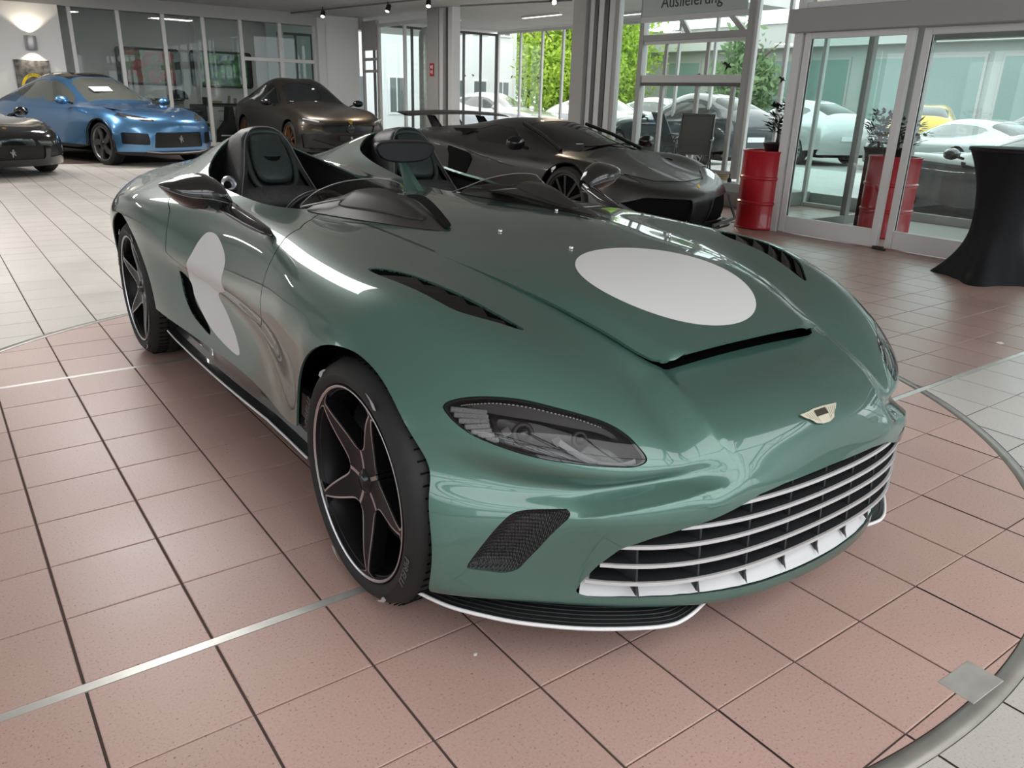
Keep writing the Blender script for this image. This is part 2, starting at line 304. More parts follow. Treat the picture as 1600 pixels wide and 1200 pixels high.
for x0, x1, y0, y1, vis, zc in ringcut:
    Vt = np.stack([x0+(x1-x0)*gx, y0+(y1-y0)*gy, 0*gx-.0003], -1).reshape(-1, 3); rr_ = np.hypot(Vt[:, 0]-RC[0], Vt[:, 1]-RC[1])
    for sgn, lim in ((1, R1+.002), (-1, R0-.002)):
        Va, Ta, _x = clip(Vt, gT, sgn*(rr_-lim))
        if not len(Ta): continue
        Va, Ta = compact(Va, Ta); z_ = 'r' if sgn < 0 else zone((x0+x1)/2+1e-3, (y0+y1)/2); z_ = 'r' if sgn < 0 else ('m' if ((x0+x1)/2 > 1.2 and .07 < (y0+y1)/2 < 8) else 'g')
        if vis: mesh_from('tile', Va, Ta, {'r': TRED, 'g': TGREY, 'm': TMID}[z_], floor, False)
        else: hidden_bits[z_].add(Va, Ta)
for z_, mb in hidden_bits.items():
    if mb.n: tag(mb.build('far_tiles', {'r': TRED, 'g': TGREY, 'm': TMID}[z_], floor), kind='stuff')
aa_ = np.linspace(0, 2*math.pi, 241); V_ = []; F_ = []
for i, a in enumerate(aa_[:-1]):
    for r_, z_ in ((R0, -.004), (R0+.001, -.0006), (R1-.001, -.0006), (R1, -.004)): V_.append((RC[0]+r_*math.cos(a), RC[1]+r_*math.sin(a), z_))
    for q_ in range(3): F_.append((i*4+q_, ((i+1) % 240)*4+q_, ((i+1) % 240)*4+q_+1, i*4+q_+1))
tag(mesh_from('ring_strip', V_, [f[::-1] for f in F_], RINGM, floor), 'metal ring let into the floor')
MB().box((-3.4, tile_y(8)-.030, -.004), (8.7, tile_y(8)-.001, -.0002)).build('metal_strip', STEEL, floor); MB().box((-4.2, tile_y(0)-.014, -.004), (2.2, tile_y(0)+.014, .0004)).build('metal_strip', STEEL, floor)
mb = MB(); mb.box((-.075, -.045, -.003), (.075, .045, .0014), .0008, Matrix.Translation((.135, -1.156, 0)) @ Matrix.Rotation(-.03, 4, 'Z')); tag(mb.build('ring_plate', STEEL, floor), 'flat metal plate by the ring')
# ceiling and walls
WALL = mat('white_wall', (.74, .73, .71), .7); CEIL = noise_tint(mat('ceiling_paint', (.60, .585, .565), .8), (.57, .555, .535), (.62, .605, .585), 2); FRAME = mat('grey_frame', (.40, .385, .37), .42); FRAMEW = mat('white_frame', (.66, .65, .63), .4); FRAMED = mat('dark_frame', (.10, .098, .095), .4); HEADM = mat('header_grey', (.33, .32, .31), .45)
PANE = glass('window_pane', (.90, .955, .94)); PANEG = glass('green_pane', (.80, .90, .875), 1.2); PANED = glass('dark_pane', (.55, .55, .54), 1.4)
ZC = 3.28
def st_box(name, a, b, m, bev=0.0, parent=None):
    o = MB().box(a, b, bev).build(name, m, parent); 
    return tag(o, kind='structure') if parent is None else o
SK = (-7.6, 4.6, -8.2, -2.3)   # roof light over the front of the room
mb = MB(); mb.box((-14, SK[3], ZC), (8.8, 9.4, ZC+.25)).box((-14, 9.4, ZC), (13.4, 24, ZC+.25)).box((-14, -9, ZC), (SK[0], SK[3], ZC+.25)).box((SK[1], -9, ZC), (8.8, SK[3], ZC+.25)).box((SK[0], -9, ZC), (SK[1], SK[2], ZC+.25)); tag(mb.build('ceiling', CEIL), kind='structure')
rl = empty('window_14', ((SK[0]+SK[1])/2, (SK[2]+SK[3])/2, ZC)); tag(rl, kind='structure')
for i in range(6):
    x_ = -5.5+i*2.2; MB().bar((x_, -2.95, .25), (x_, 0, 1.3), .08, .14).build('rafter', FRAMED, rl); MB().bar((x_, 2.95, .25), (x_, 0, 1.3), .08, .14).build('rafter', FRAMED, rl); MB().bar((x_, -2.95, .2), (x_, 2.95, .2), .05, .08).build('tie_bar', FRAMED, rl); MB().bar((x_, 0, .2), (x_, 0, 1.3), .04, .04).build('king_post', FRAMED, rl)
    for s_ in (-1, 1): MB().bar((x_, 0, .25), (x_, s_*1.5, .78), .04, .04).build('strut', FRAMED, rl)
MB().bar((-6.1, 0, 1.3), (6.1, 0, 1.3), .08, .10).build('ridge_beam', FRAMED, rl)
def pane_quad(axis, c, a, b, z0, z1, m_, par):
    P = [(a, c, z0), (b, c, z0), (b, c, z1), (a, c, z1)] if axis == 'y' else [(c, a, z0), (c, b, z0), (c, b, z1), (c, a, z1)]
    return mesh_from('glass_pane', P, [(0, 1, 2, 3)], m_, par, False)
def glazing(name, axis, const, spans, z0, z1, fr=.05, m=FRAME, pane=PANE, rails=(), dep=.07, no_pane=()):
    "row of panes between posts; spans = post positions along the other axis"
    w = empty(name); tag(w, kind='structure')
    def bx(u0, u1, v0, v1, d, mm, nm):
        a = (u0, const-d/2, v0) if axis == 'y' else (const-d/2, u0, v0); b = (u1, const+d/2, v1) if axis == 'y' else (const+d/2, u1, v1)
        return MB().box(a, b, .004 if d > .02 else 0).build(nm, mm, w)
    for s_ in spans: bx(s_-fr/2, s_+fr/2, z0, z1, dep, m, 'mullion')
    for i, (a, b) in enumerate(zip(spans, spans[1:])):
        a_, b_ = min(a, b)+fr/2, max(a, b)-fr/2
        bx(a_, b_, z0, z0+fr*1.1, dep*.9, m, 'bottom_rail'); bx(a_, b_, z1-fr*1.1, z1, dep*.9, m, 'top_rail')
        for rz, idx in rails:
            if i in idx: bx(a_, b_, rz-fr/2, rz+fr/2, dep*.9, m, 'transom')
        if i not in no_pane: pane_quad(axis, const, a_, b_, z0+fr, z1-fr, pane, w)
    return w
# back of the showroom: white wall, glazed partition, white pier
wb = st_box('wall_back', (-9.5, 19.35, 0), (1.22, 19.75, 3.0), WALL, .01)
st_box('wall_back_upper', (-9.5, 19.5, 3.0), (8.6, 19.9, ZC), mat('bulkhead_grey', (.45, .44, .42), .6))
glazing('window_1', 'y', 19.6, [1.46, 2.45, 3.43, 4.35, 5.26, 6.27, 7.2], 0, 3.12, .085, FRAMEW, PANE, ((2.12, (4, 5)),), .09)
st_box('wall_pier', (7.42, 19.45, 0), (8.42, 19.75, ZC), WALL, .01); st_box('trim_1', (7.22, 19.4, 0), (7.44, 19.7, 3.2), FRAMEW, .005)
st_box('wall_niche', (-.75, 19.30, .0), (-.22, 19.36, 2.15), mat('niche_brown', (.16, .14, .115), .5), .005)
# room behind the partition
st_box('wall_rear', (-9.5, 22.9, 0), (8.6, 23.1, ZC), WALL); st_box('floor_rear', (-9.5, 19.8, -.02), (8.7, 23, .0), mat('rear_floor', (.24, .23, .215), .4))
def rpanel(w_, h_, r, n=6):
    P = []
    for cx_, cy_, a0 in ((w_/2-r, h_/2-r, 0), (-w_/2+r, h_/2-r, 90), (-w_/2+r, -h_/2+r, 180), (w_/2-r, -h_/2+r, 270)):
        for i in range(n+1): a = math.radians(a0+90*i/n); P.append((cx_+r*math.cos(a), cy_+r*math.sin(a)))
    return P
def poster(x, z, w_, h_, cols, lab, y=22.88):
    o = empty('wall_poster', (x, y, z)); tag(o, lab, 'poster'); M = Matrix.Rotation(math.pi/2, 4, 'X')
    MB().prism(rpanel(w_, h_, .10), 0, .04, M, .004).build('frame', mat('poster_black', (.012, .013, .013), .25), o)
    pm = mat(lab[:14], cols[0], .25, 0, .5); N, L, b = nodes_of(pm); tc = N.new('ShaderNodeTexCoord'); nz = N.new('ShaderNodeTexNoise'); nz.inputs['Scale'].default_value = 4.5; r = N.new('ShaderNodeValToRGB'); r.color_ramp.elements[0].position = .42; r.color_ramp.elements[1].position = .6; r.color_ramp.elements[0].color = (*cols[0], 1); r.color_ramp.elements[1].color = (*cols[1], 1); L.new(tc.outputs['Object'], nz.inputs[0]); L.new(nz.outputs['Fac'], r.inputs[0]); L.new(r.outputs[0], b.inputs['Base Color'])
    MB().box((-w_/2+.16, -.044, -h_/2+.06), (w_/2-.16, -.040, h_/2-.06)).build('print', pm, o); return o
poster(3.75, 1.90, 1.65, .95, ((.36, .03, .025), (.14, .20, .04)), 'red landscape poster in a rounded black frame on the rear wall')
pg = poster(5.72, 1.90, 1.75, .98, ((.012, .10, .05), (.06, .34, .05)), 'green landscape poster in a rounded black frame on the rear wall'); MB().box((.50, -.05, -.38), (.68, -.045, -.20)).build('paper_note', mat('paper', (.7, .68, .60), .7), pg)
st_box('trim_2', (4.95, 22.5, 0), (5.02, 22.9, ZC), FRAMEW); st_box('trim_3', (6.86, 21.2, 0), (6.98, 21.3, 3.0), FRAMEW)
glazing('window_2', 'y', 21.8, [7.05, 7.55, 8.05, 8.55], .0, 2.95, .06, FRAMED, PANEG, ((1.7, (2,)),))
st_box('wall_rear_right', (7.0, 22.6, 0), (9, 22.75, ZC), mat('pale_teal', (.55, .62, .60), .7))
# right side line x = 8.6
RX = 8.6
glazing('window_3', 'x', RX, [19.55, 18.68], 0, 2.55, .07, FRAME, PANE, ((2.25, (0,)), (1.95, (0,)))); MB
st_box('trim_4', (RX-.05, 18.68, 2.55), (RX+.05, 19.55, 3.2), FRAME)
glazing('window_4', 'x', RX, [18.60, 17.2, 15.9], 0, 3.1, .08, FRAMEW, PANE)
st_box('wall_column_far', (RX-.14, 15.38, 0), (RX+.14, 15.86, ZC), FRAME, .01); st_box('trim_5', (RX-.10, 15.22, 0), (RX+.14, 15.37, ZC), FRAMEW, .01); st_box('trim_6', (RX-.02, 15.06, 0), (RX+.12, 15.20, ZC), FRAMED, .005); st_box('trim_7', (RX-.06, 14.85, 0), (RX+.16, 15.04, ZC), FRAMEW, .01)
for a, b, m_, nm in ((10.12, 10.48, FRAME, 'wall_column_near'), (9.98, 10.10, FRAMEW, 'trim_8'), (9.88, 9.965, FRAMED, 'trim_9'), (9.72, 9.86, FRAMEW, 'trim_10'), (9.60, 9.70, FRAMED, 'trim_11'), (9.44, 9.58, FRAMEW, 'trim_12')): st_box(nm, (RX-(.16 if m_ is FRAME else .08), a, 0), (RX+.14, b, ZC), m_, .008)
sg = empty('fire_sign', (RX-.15, 15.62, 1.95)); tag(sg, 'small red fire equipment sign on the grey column', 'sign')
MB().box((-.006, -.09, -.14), (.0, .09, .14)).build('sign_plate', mat('sign_red', (.45, .02, .02), .4), sg); mb = MB(); mb.box((-.009, -.05, .02), (-.006, -.01, .10)); mb.box((-.009, -.045, -.10), (-.006, -.015, -.01)); mb.box((-.009, .02, -.08), (-.006, .05, -.02)); mb.box((-.009, .015, .03), (-.006, .055, .09)); mb.build('sign_symbol', mat('sign_white', (.8, .8, .8), .5), sg)
# second room beyond: glazed walls
st_box('floor_side', (RX+.15, 9.2, -.02), (13.3, 19.7, .0), mat('side_floor', (.38, .36, .33), .35))
glazing('window_5', 'y', 19.7, [9.0, 10.2, 11.35, 11.96, 12.57, 13.15], .0, 3.2, .06, FRAMED, PANE)
glazing('window_6', 'x', 13.2, [19.65, 18.5, 17.46, 16.52, 15.5, 14.4, 13.3, 12.2, 11.1, 10.0], .0, 3.26, .07, FRAMEW, glass('clear_pane', (.97, .99, .97)))
dc = MB().lathe([(.22, 0), (.22, 2.75), (.20, 2.95), (.12, 3.05), (0, 3.08)], 28, Matrix.Translation((9.65, 17.9, 0)), False).build('duct', STEEL, None, True); tag(dc, kind='structure'); dc.name = 'wall_duct'
# delivery bay: sign, posts, glass, platform
bay = glazing('window_7', 'x', RX, [9.40, 8.76, 6.50], .26, 3.2, .10, FRAME, PANEG, ((2.38, (1,)),), .12)
MB().box((RX-.03, 6.55, 1.68), (RX+.03, 8.71, 1.80), .004).build('rail_white', FRAMEW, bay); MB().box((RX-.035, 6.55, 1.63), (RX+.035, 8.71, 1.68)).build('rail_dark', FRAMED, bay); MB().box((RX-.03, 6.55, 2.28), (RX+.03, 8.71, 2.33), .004).build('rail_white', FRAMEW, bay)
for y_ in (8.22, 7.44, 6.72): MB().box((RX-.03, y_-.035, .26), (RX+.03, y_+.035, 1.63), .004).build('door_post', FRAME, bay)
for y_ in (8.2, 7.3): MB().box((RX-.02, y_-.03, 1.80), (RX+.02, y_+.03, 2.28), .004).build('upper_post', FRAME, bay)
for ya, yb in ((7.95, 7.72), (6.95, 6.62)): MB().bar((RX, ya, 2.68), (RX, yb, 2.40), .05, .08).build('brace', FRAME, bay)
glazing('window_8', 'x', RX, [6.40, 5.84, 5.2, 4.5], .0, ZC, .05, FRAMEW, PANEG)
sn = empty('delivery_sign', (RX-.10, 7.63, 2.98)); tag(sn, 'pale green sign board lettered Auslieferung above the delivery bay', 'sign')
MB().box((-.02, -1.07, -.28), (.02, 1.08, .30), .004).build('sign_board', mat('sign_pale_green', (.50, .56, .53), .35), sn); MB().box((-.03, -1.09, -.36), (.03, 1.10, -.28), .004).build('sign_edge', FRAMEW, sn)
def text_obj(txt, size, name, m, par, M, depth=.002):
    V_, F_ = text_mesh(txt, size, depth); return mesh_from(name, [M @ Vector(v) for v in V_], F_, m, par, False)
FACEX = Matrix(((0, 0, -1, 0), (-1, 0, 0, 0), (0, 1, 0, 0), (0, 0, 0, 1)))      # text read from -x
text_obj('Auslieferung', .255, 'lettering', mat('letter_grey', (.06, .065, .065), .5), sn, Matrix.Translation((-.024, .02, -.085)) @ FACEX)
PLAT = mat('platform_grey', (.30, .29, .275), .5); st_box('floor_platform', (7.35, 5.2, 0), (8.75, 9.4, .20), PLAT, .01); st_box('floor_bay', (8.75, 4.4, -.02), (13, 9.3, .18), mat('bay_floor', (.42, .41, .39), .4))
# bird stickers
bird = [(-.5, .10), (-.28, .30), (-.08, .24), (.06, .10), (.16, .18), (.26, .20), (.30, .14), (.22, .08), (.34, -.02), (.48, -.20), (.28, -.14), (.10, -.16), (-.04, -.30), (-.18, -.46), (-.14, -.22), (-.10, -.02), (-.26, .12)]
def sticker(y, z, sc, lab, x=RX-.012, flip=1):
    BK = mat('sticker_black', (.01, .01, .01), .6); o = MB().prism([(px*sc*flip, pz*sc) for px, pz in bird], 0, .002, Matrix.Translation((x, y, z)) @ FACEX).build('bird_sticker', BK); tag(o, lab, 'sticker', 'bird silhouettes on the glass')
sticker(6.88, 1.93, .20, 'larger black bird silhouette on the delivery bay glass'); sticker(7.45, 1.79, .115, 'smaller black bird silhouette on the delivery bay glass', flip=-1); sticker(5.83, 1.73, .14, 'black bird silhouette on the narrow glass right of the bay', RX-.035)
for i, (yy, zz) in enumerate(((18.9, 1.98), (18.35, 1.92), (18.1, 1.99), (17.6, 1.94), (17.1, 1.93), (16.85, 1.92), (16.3, 1.99))): sticker(yy, zz, .12, '%s tiny black bird silhouette from the left on the tall windows before the trees' % ('first', 'second', 'third', 'fourth', 'fifth', 'sixth', 'seventh')[i], 13.185, 1 if i % 2 else -1)
for i, (xx, zz) in enumerate(((11.7, 1.93), (12.0, 1.97), (12.3, 1.99))):
    o = MB().prism([(px*.12, pz*.12) for px, pz in bird], 0, .002, Matrix.Translation((xx, 19.698, zz)) @ Matrix.Rotation(math.pi/2, 4, 'X')).build('bird_sticker', mat('sticker_black')); tag(o, '%s tiny black bird silhouette on the window facing the white building' % ('left', 'middle', 'right')[i], 'sticker', 'bird silhouettes on the glass')
# sliding entrance doors x = 6.1 with header, vestibule behind
VX = 6.1
hd = st_box('door_header', (VX-.12, -3.2, 2.10), (VX+.10, 3.95, 2.33), HEADM, .006); hd.name = 'trim_13'
def sliding(name, y0, y1, x):
    w = empty(name); tag(w, kind='structure'); fr = .075
    def bx(a, b, z0, z1, d, m_, nm): return MB().box((x-d/2, a, z0), (x+d/2, b, z1), .004 if d > .02 else 0).build(nm, m_, w)
    bx(y0, y0+fr, .01, 2.1, .06, FRAMEW, 'door_stile'); bx(y1-fr, y1, .01, 2.1, .06, FRAMEW, 'door_stile'); bx(y0+fr, y1-fr, .01, .19, .05, FRAMEW, 'kick_rail'); bx(y0+fr, y1-fr, 2.04, 2.1, .05, FRAMEW, 'head_rail'); pane_quad('x', x, y0+fr, y1-fr, .19, 2.04, PANEG, w)
    bx(y0+fr-.006, y0+fr, .19, 2.04, .03, FRAMED, 'seal'); bx(y1-fr, y1-fr+.006, .19, 2.04, .03, FRAMED, 'seal'); return w
sliding('door_1', 2.58, 3.78, VX); sliding('door_2', 1.28, 2.53, VX+.07); sliding('door_3', -.1, 1.22, VX+.07); sliding('door_4', -2.4, -.2, VX)
glazing('window_9', 'x', VX, [3.85, 2.6, 1.25, -.1, -1.5, -2.9], 2.33, ZC, .06, FRAMEW, PANE)
st_box('trim_14', (VX-.05, 3.80, 0), (VX+.05, 3.90, ZC), FRAMEW)
dsp = MB(); dsp.box((VX-.06, 2.50, .0), (VX+.0, 2.60, .03), .004); dsp.box((VX-.09, 2.45, .0), (VX-.05, 2.52, .018), .003); tag(dsp.build('door_stop', mat('black_metal', (.012, .012, .012), .4)), 'small black floor stop between the two sliding glass doors', 'door stop')
st_box('floor_vestibule', (VX+.12, -3, -.02), (8.75, 3.85, .001), mat('vestibule_floor', (.50, .49, .47), .3))
glazing('window_10', 'y', 3.85, [6.2, 7.5, 8.55], .0, 2.9, .09, FRAME, PANEG)
glazing('door_5', 'x', RX, [3.75, 2.35, .9, -.6, -2.2], .0, 2.30, .10, FRAME, PANEG); st_box('trim_15', (RX-.08, -2.5, 2.18), (RX+.08, 3.8, 2.42), HEADM, .006)
glazing('window_11', 'x', RX, [3.8, 2.35, .9, -.6, -2.2], 2.42, ZC, .07, FRAMEW, PANE)
# side of the room that faces the camera's back: tall windows (seen in reflections)
def back_glass(name, axis, const, spans): return glazing(name, axis, const, spans, .35, 3.0, .10, FRAMEW, PANE, (), .1, no_pane=range(99))
wl = back_glass('window_12', 'x', -9.2, [.2, 3.1, 6.0, 8.9, 11.8]); st_box('wall_left', (-9.35, 12.0, 0), (-9.1, 19.5, ZC), WALL); st_box('wall_left_near', (-9.35, -8.7, 0), (-9.1, .1, ZC), noise_tint(mat('wall_sand', (.40, .36, .29), .7), (.36, .32, .26), (.44, .40, .32), 1.2))
back_glass('window_13', 'y', -8.7, [-9, -6.2, -3.4, -.6, 2.2, 5.0, 7.8]); st_box('wall_front_base', (-9.2, -8.8, 0), (8.7, -8.6, .35), WALL); st_box('wall_left_base', (-9.3, .15, 0), (-9.1, 11.95, .35), WALL)
st_box('wall_front_top', (-9.2, -8.8, 3.0), (8.7, -8.6, ZC), WALL); st_box('wall_left_top', (-9.3, .15, 3.0), (-9.1, 11.95, ZC), WALL); st_box('wall_right_near', (VX-.05, -8.7, 0), (VX+.15, -3.0, ZC), WALL)
# ceiling fittings
TRK = mat('track_grey', (.16, .155, .15), .5); SPB = mat('spot_black', (.015, .015, .015), .4); GLOW = mat('spot_glow', (.9, .85, .75), .4, emit=(1, .9, .75), estr=14)
def track(name, p, q, lab, m_=TRK): 
    o = MB().bar(p, q, .035, .03).build(name, m_); tag(o, lab, 'light track'); return o
track('light_track', (6.5, 19.3, 3.24), (7.3, 13.4, 3.24), 'dark ceiling track beside the white pier with three spots'); track('light_track', (1.5, 13.2, 3.24), (4.6, 14.0, 3.24), 'thin ceiling track above the blue and brown cars')
def spot(x, y, z, lab, aim=(-.4, -.6, -.7), lit=True, lamp=0):
    s_ = empty('ceiling_spot', (x, y, z)); tag(s_, lab, 'spotlight'); M = Vector(aim).normalized().to_track_quat('Z', 'Y').to_matrix().to_4x4()
    MB().lathe([(.0, -.09), (.05, -.09), (.055, -.02), (.055, .08), (.048, .085), (.045, .06)], 16, M, False).build('spot_body', SPB, s_, True); MB().bar((0, 0, 0), (0, 0, ZC-z-.02), .02, .02).build('stem', SPB, s_)
    if lamp:
        sl = bpy.data.lights.new('spot_lamp', 'SPOT'); sl.energy = lamp; sl.spot_size = .5; sl.spot_blend = .6; sl.color = (1, .80, .58); sl.shadow_soft_size = .06; so_ = bpy.data.objects.new('spot_lamp', sl); C.objects.link(so_); so_.parent = s_; so_.matrix_local = Vector(aim).normalized().to_track_quat('-Z', 'Y').to_matrix().to_4x4() @ Matrix.Translation((0, 0, -.12))
    if lit: MB().lathe([(.045, .062), (.0, .062)], 14, M, False).build('bulb', GLOW, s_)
    return s_
spot(6.53, 17.4, 3.10, 'small lit black ceiling spot left of the silver duct'); spot(7.05, 15.1, 3.12, 'lit black ceiling spot directly in front of the silver duct', (-1.3, -.9, -2.05), True, 260); spot(7.25, 13.7, 3.14, 'lit black ceiling spot beside the grey column')
spot(2.9, 13.9, 3.12, 'unlit black ceiling spot over the blue car', (-.2, .3, -.9), False); spot(3.6, 13.1, 3.14, 'unlit black ceiling spot at the top edge between blue and brown cars', (.2, .3, -.9), False)
spot(8.3, 10.9, 3.08, 'lit black ceiling spot beside the wide grey column on the right', (-3.1, -6.6, -2.5), True, 380); track('light_track', (7.45, 12.8, 3.06), (8.5, 10.6, 3.10), 'grey hanging track before the tree windows'); 
TUBE = mat('tube_white', (.9, .9, .88), .4, emit=(1, .98, .94), estr=3.0)
for i, (x, y) in enumerate(((10.2, 17.9), (10.9, 14.6), (11.9, 12.5))):
    o = empty('tube_light', (x, y, ZC-.03)); tag(o, ['linear ceiling light nearest the silver duct in the side room', 'middle linear ceiling light in the side room', 'linear ceiling light next to the wide grey column in the side room'][i], 'ceiling light', 'linear lights in the side room'); MB().box((-.06, -.75, -.02), (.06, .75, .03)).build('housing', FRAMEW, o); MB().box((-.045, -.72, -.026), (.045, .72, -.02)).build('diffuser', TUBE, o)
# added out-of-view light panels to brighten the back of the showroom
for i, (x, y) in enumerate(((-4.2, 15.0), (-1.2, 15.0), (1.8, 15.0), (4.8, 15.0))):
    o = empty('fill_panel', (x, y, ZC-.022)); tag(o, '%s added fill light panel from the left above the rear cars' % ('first', 'second', 'third', 'fourth')[i], 'ceiling light', 'added fill panels over the back of the showroom'); MB().box((-.62, -.32, -.02), (.62, .32, .02)).build('housing', FRAMEW, o)
    al = bpy.data.lights.new('fill_panel_lamp', 'AREA'); al.shape = 'RECTANGLE'; al.size = 1.15; al.size_y = .55; al.energy = 105; al.color = (1, .96, .90); ao = bpy.data.objects.new('fill_panel_lamp', al); C.objects.link(ao); ao.parent = o; ao.location = (0, 0, -.03)
o = empty('reflection_band', (-.62, 7.0, ZC-.022)); tag(o, 'added wide ceiling light band for the white reflection along the green speedster', 'ceiling light'); MB().box((-.58, -3.6, -.03), (.58, 3.6, .02)).build('housing', FRAMEW, o)
al = bpy.data.lights.new('reflection_band_lamp', 'AREA'); al.shape = 'RECTANGLE'; al.size = 1.08; al.size_y = 7.1; al.energy = 170; al.color = (1, .985, .96); ao = bpy.data.objects.new('reflection_band_lamp', al); C.objects.link(ao); ao.parent = o; ao.location = (0, 0, -.04)  # added lamp, gives the white streak mirrored in the car's shoulder
# wall lamp, framed sign on the white wall
wl_ = empty('wall_lamp', (.60, 19.33, 2.20)); tag(wl_, 'silver half-round up and down wall lamp on the white wall', 'wall lamp'); MB().lathe([(.0, -.14), (.11, -.14), (.115, -.13), (.115, .13), (.11, .14), (.0, .14)], 20, None, False, math.pi, 2*math.pi).build('lamp_body', mat('lamp_silver', (.45, .45, .46), .35, .6), wl_, True)
ld = bpy.data.lights.new('wall_lamp_up', 'SPOT'); ld.energy = 26; ld.spot_size = 1.9; ld.color = (1, .88, .70); ld.shadow_soft_size = .05; lo = bpy.data.objects.new('lamp_light', ld); C.objects.link(lo); lo.parent = wl_; lo.location = (0, -.10, .18); lo.rotation_euler = (math.pi-.15, 0, 0)
ld2 = ld.copy(); lo2 = bpy.data.objects.new('lamp_light', ld2); C.objects.link(lo2); lo2.parent = wl_; lo2.location = (0, -.10, -.18); lo2.rotation_euler = (.15, 0, 0)
ps = empty('framed_sign', (.55, 19.33, 1.35)); tag(ps, 'dark framed picture with a yellow oval sign half hidden by the blue car', 'picture')
MB().box((-.34, -.02, -.5), (.34, .0, .5), .003).build('picture', noise_tint(mat('picture_dark', (.06, .055, .05), .5), (.025, .025, .025), (.16, .15, .14), 9), ps)
ov_ = [( .26*math.cos(a), .30*math.sin(a)) for a in np.linspace(0, 2*math.pi, 41)[:-1]]; ring_o = ov_; ring_i = [(x*.80, y*.78) for x, y in ov_]; mb = MB()
mb.add([(x, -.022, z-.07) for x, z in ov_]+[(x, -.022, z-.07) for x, z in ring_i], [(i, (i+1) % 40, 40+(i+1) % 40, 40+i) for i in range(40)]); mb.build('yellow_oval', mat('sign_yellow', (.72, .55, .03), .5), ps)
V_, F_ = text_mesh('LAMBORGHINI', .075, .001); V_[:, 0] *= .62; B_ = np.array([((.255+y)*math.sin(x/.255)*.94, -.025, (.27+y)*math.cos(x/.255)*1.02-.075) for x, y, z in V_]); mesh_from('lettering', B_, F_, mat('letter_black', (.02, .02, .02), .5), ps, False)
# ---------- outside ----------
AIR = mat('asphalt', (.33, .33, .32), .8); noise_tint(AIR, (.29, .29, .285), (.36, .355, .35), 3)
tag(mesh_from('ground_outside', [(8.9, -40, -.06), (90, -40, -.06), (90, 90, -.06), (8.9, 90, -.06), (-40, 24, -.06), (-40, 90, -.06), (8.9, 24, -.06)], [(0, 1, 2, 3), (4, 6, 3, 5)], AIR, None, False), kind='structure')
def hall(name, x0, y0, x1, y1, h, lab, wallc, roofc, win=True):
    b_ = empty(name, (x0, (y0+y1)/2, 0)); tag(b_, lab, 'building'); oy = (y0+y1)/2
    MB().box((0, y0-oy, -.1), (x1-x0, y1-oy, h)).build('wall', mat(name+'_wall', wallc, .7), b_); MB().box((-.5, y0-oy-.4, h-.9), (.0, y1-oy+.4, h+.05)).build('fascia', mat(name+'_fascia', [min(1, c*1.35) for c in wallc], .6), b_)
    MB().add([(-.6, y0-oy-.4, h+.05), (-.6, y1-oy+.4, h+.05), (x1-x0, y1-oy+.4, h+2.2), (x1-x0, y0-oy-.4, h+2.2)], [(0, 3, 2, 1)]).build('roof', mat(name+'_roof', roofc, .6), b_)
    if win:
        n = int((y1-y0)/2.6)
        for i in range(n):
            ya = y0-oy+.4+i*2.6; w_ = MB().box((-.06, ya, .3), (.0, ya+2.1, h-1.3), .01).build('window', FRAME, b_); MB().box((-.075, ya+.1, .4), (-.06, ya+2.0, h-1.4)).build('pane', mat('hall_pane', (.20, .29, .27), .12), w_)
    return b_
hall('workshop_hall', 29, -14, 40, 29.5, 4.6, 'long grey workshop hall with glazed bays across the car park', (.42, .42, .41), (.72, .72, .72))
hall('rear_hall', 44, -10, 52, 30, 8.2, 'taller reddish building with a pale roof behind the hall', (.42, .27, .24), (.62, .55, .52), False)
wbld = empty('white_house', (15, 31, 0)); tag(wbld, 'white rendered house with small upright windows behind the side room', 'building'); WH = mat('white_render', (.70, .71, .72), .8); MB().box((-6.5, 0, -.1), (7.2, 6, 9)).build('wall', WH, wbld)
for xx in (-4.9, -2.9, -1.1, .7, 2.6, 3.9, 5.1, 6.4):
    for zz in (-.2, 3.3):
        f_ = MB().box((xx-.42, -.05, zz+.75), (xx+.42, .02, zz+2.35), .01).build('window', mat('window_white', (.75, .75, .75), .5), wbld); MB().box((xx-.33, -.06, zz+.85), (xx-.03, -.05, zz+2.27)).build('pane', mat('house_pane', (.12, .14, .15), .1), f_); MB().box((xx+.03, -.06, zz+.85), (xx+.33, -.05, zz+2.27)).build('pane', mat('house_pane'), f_)
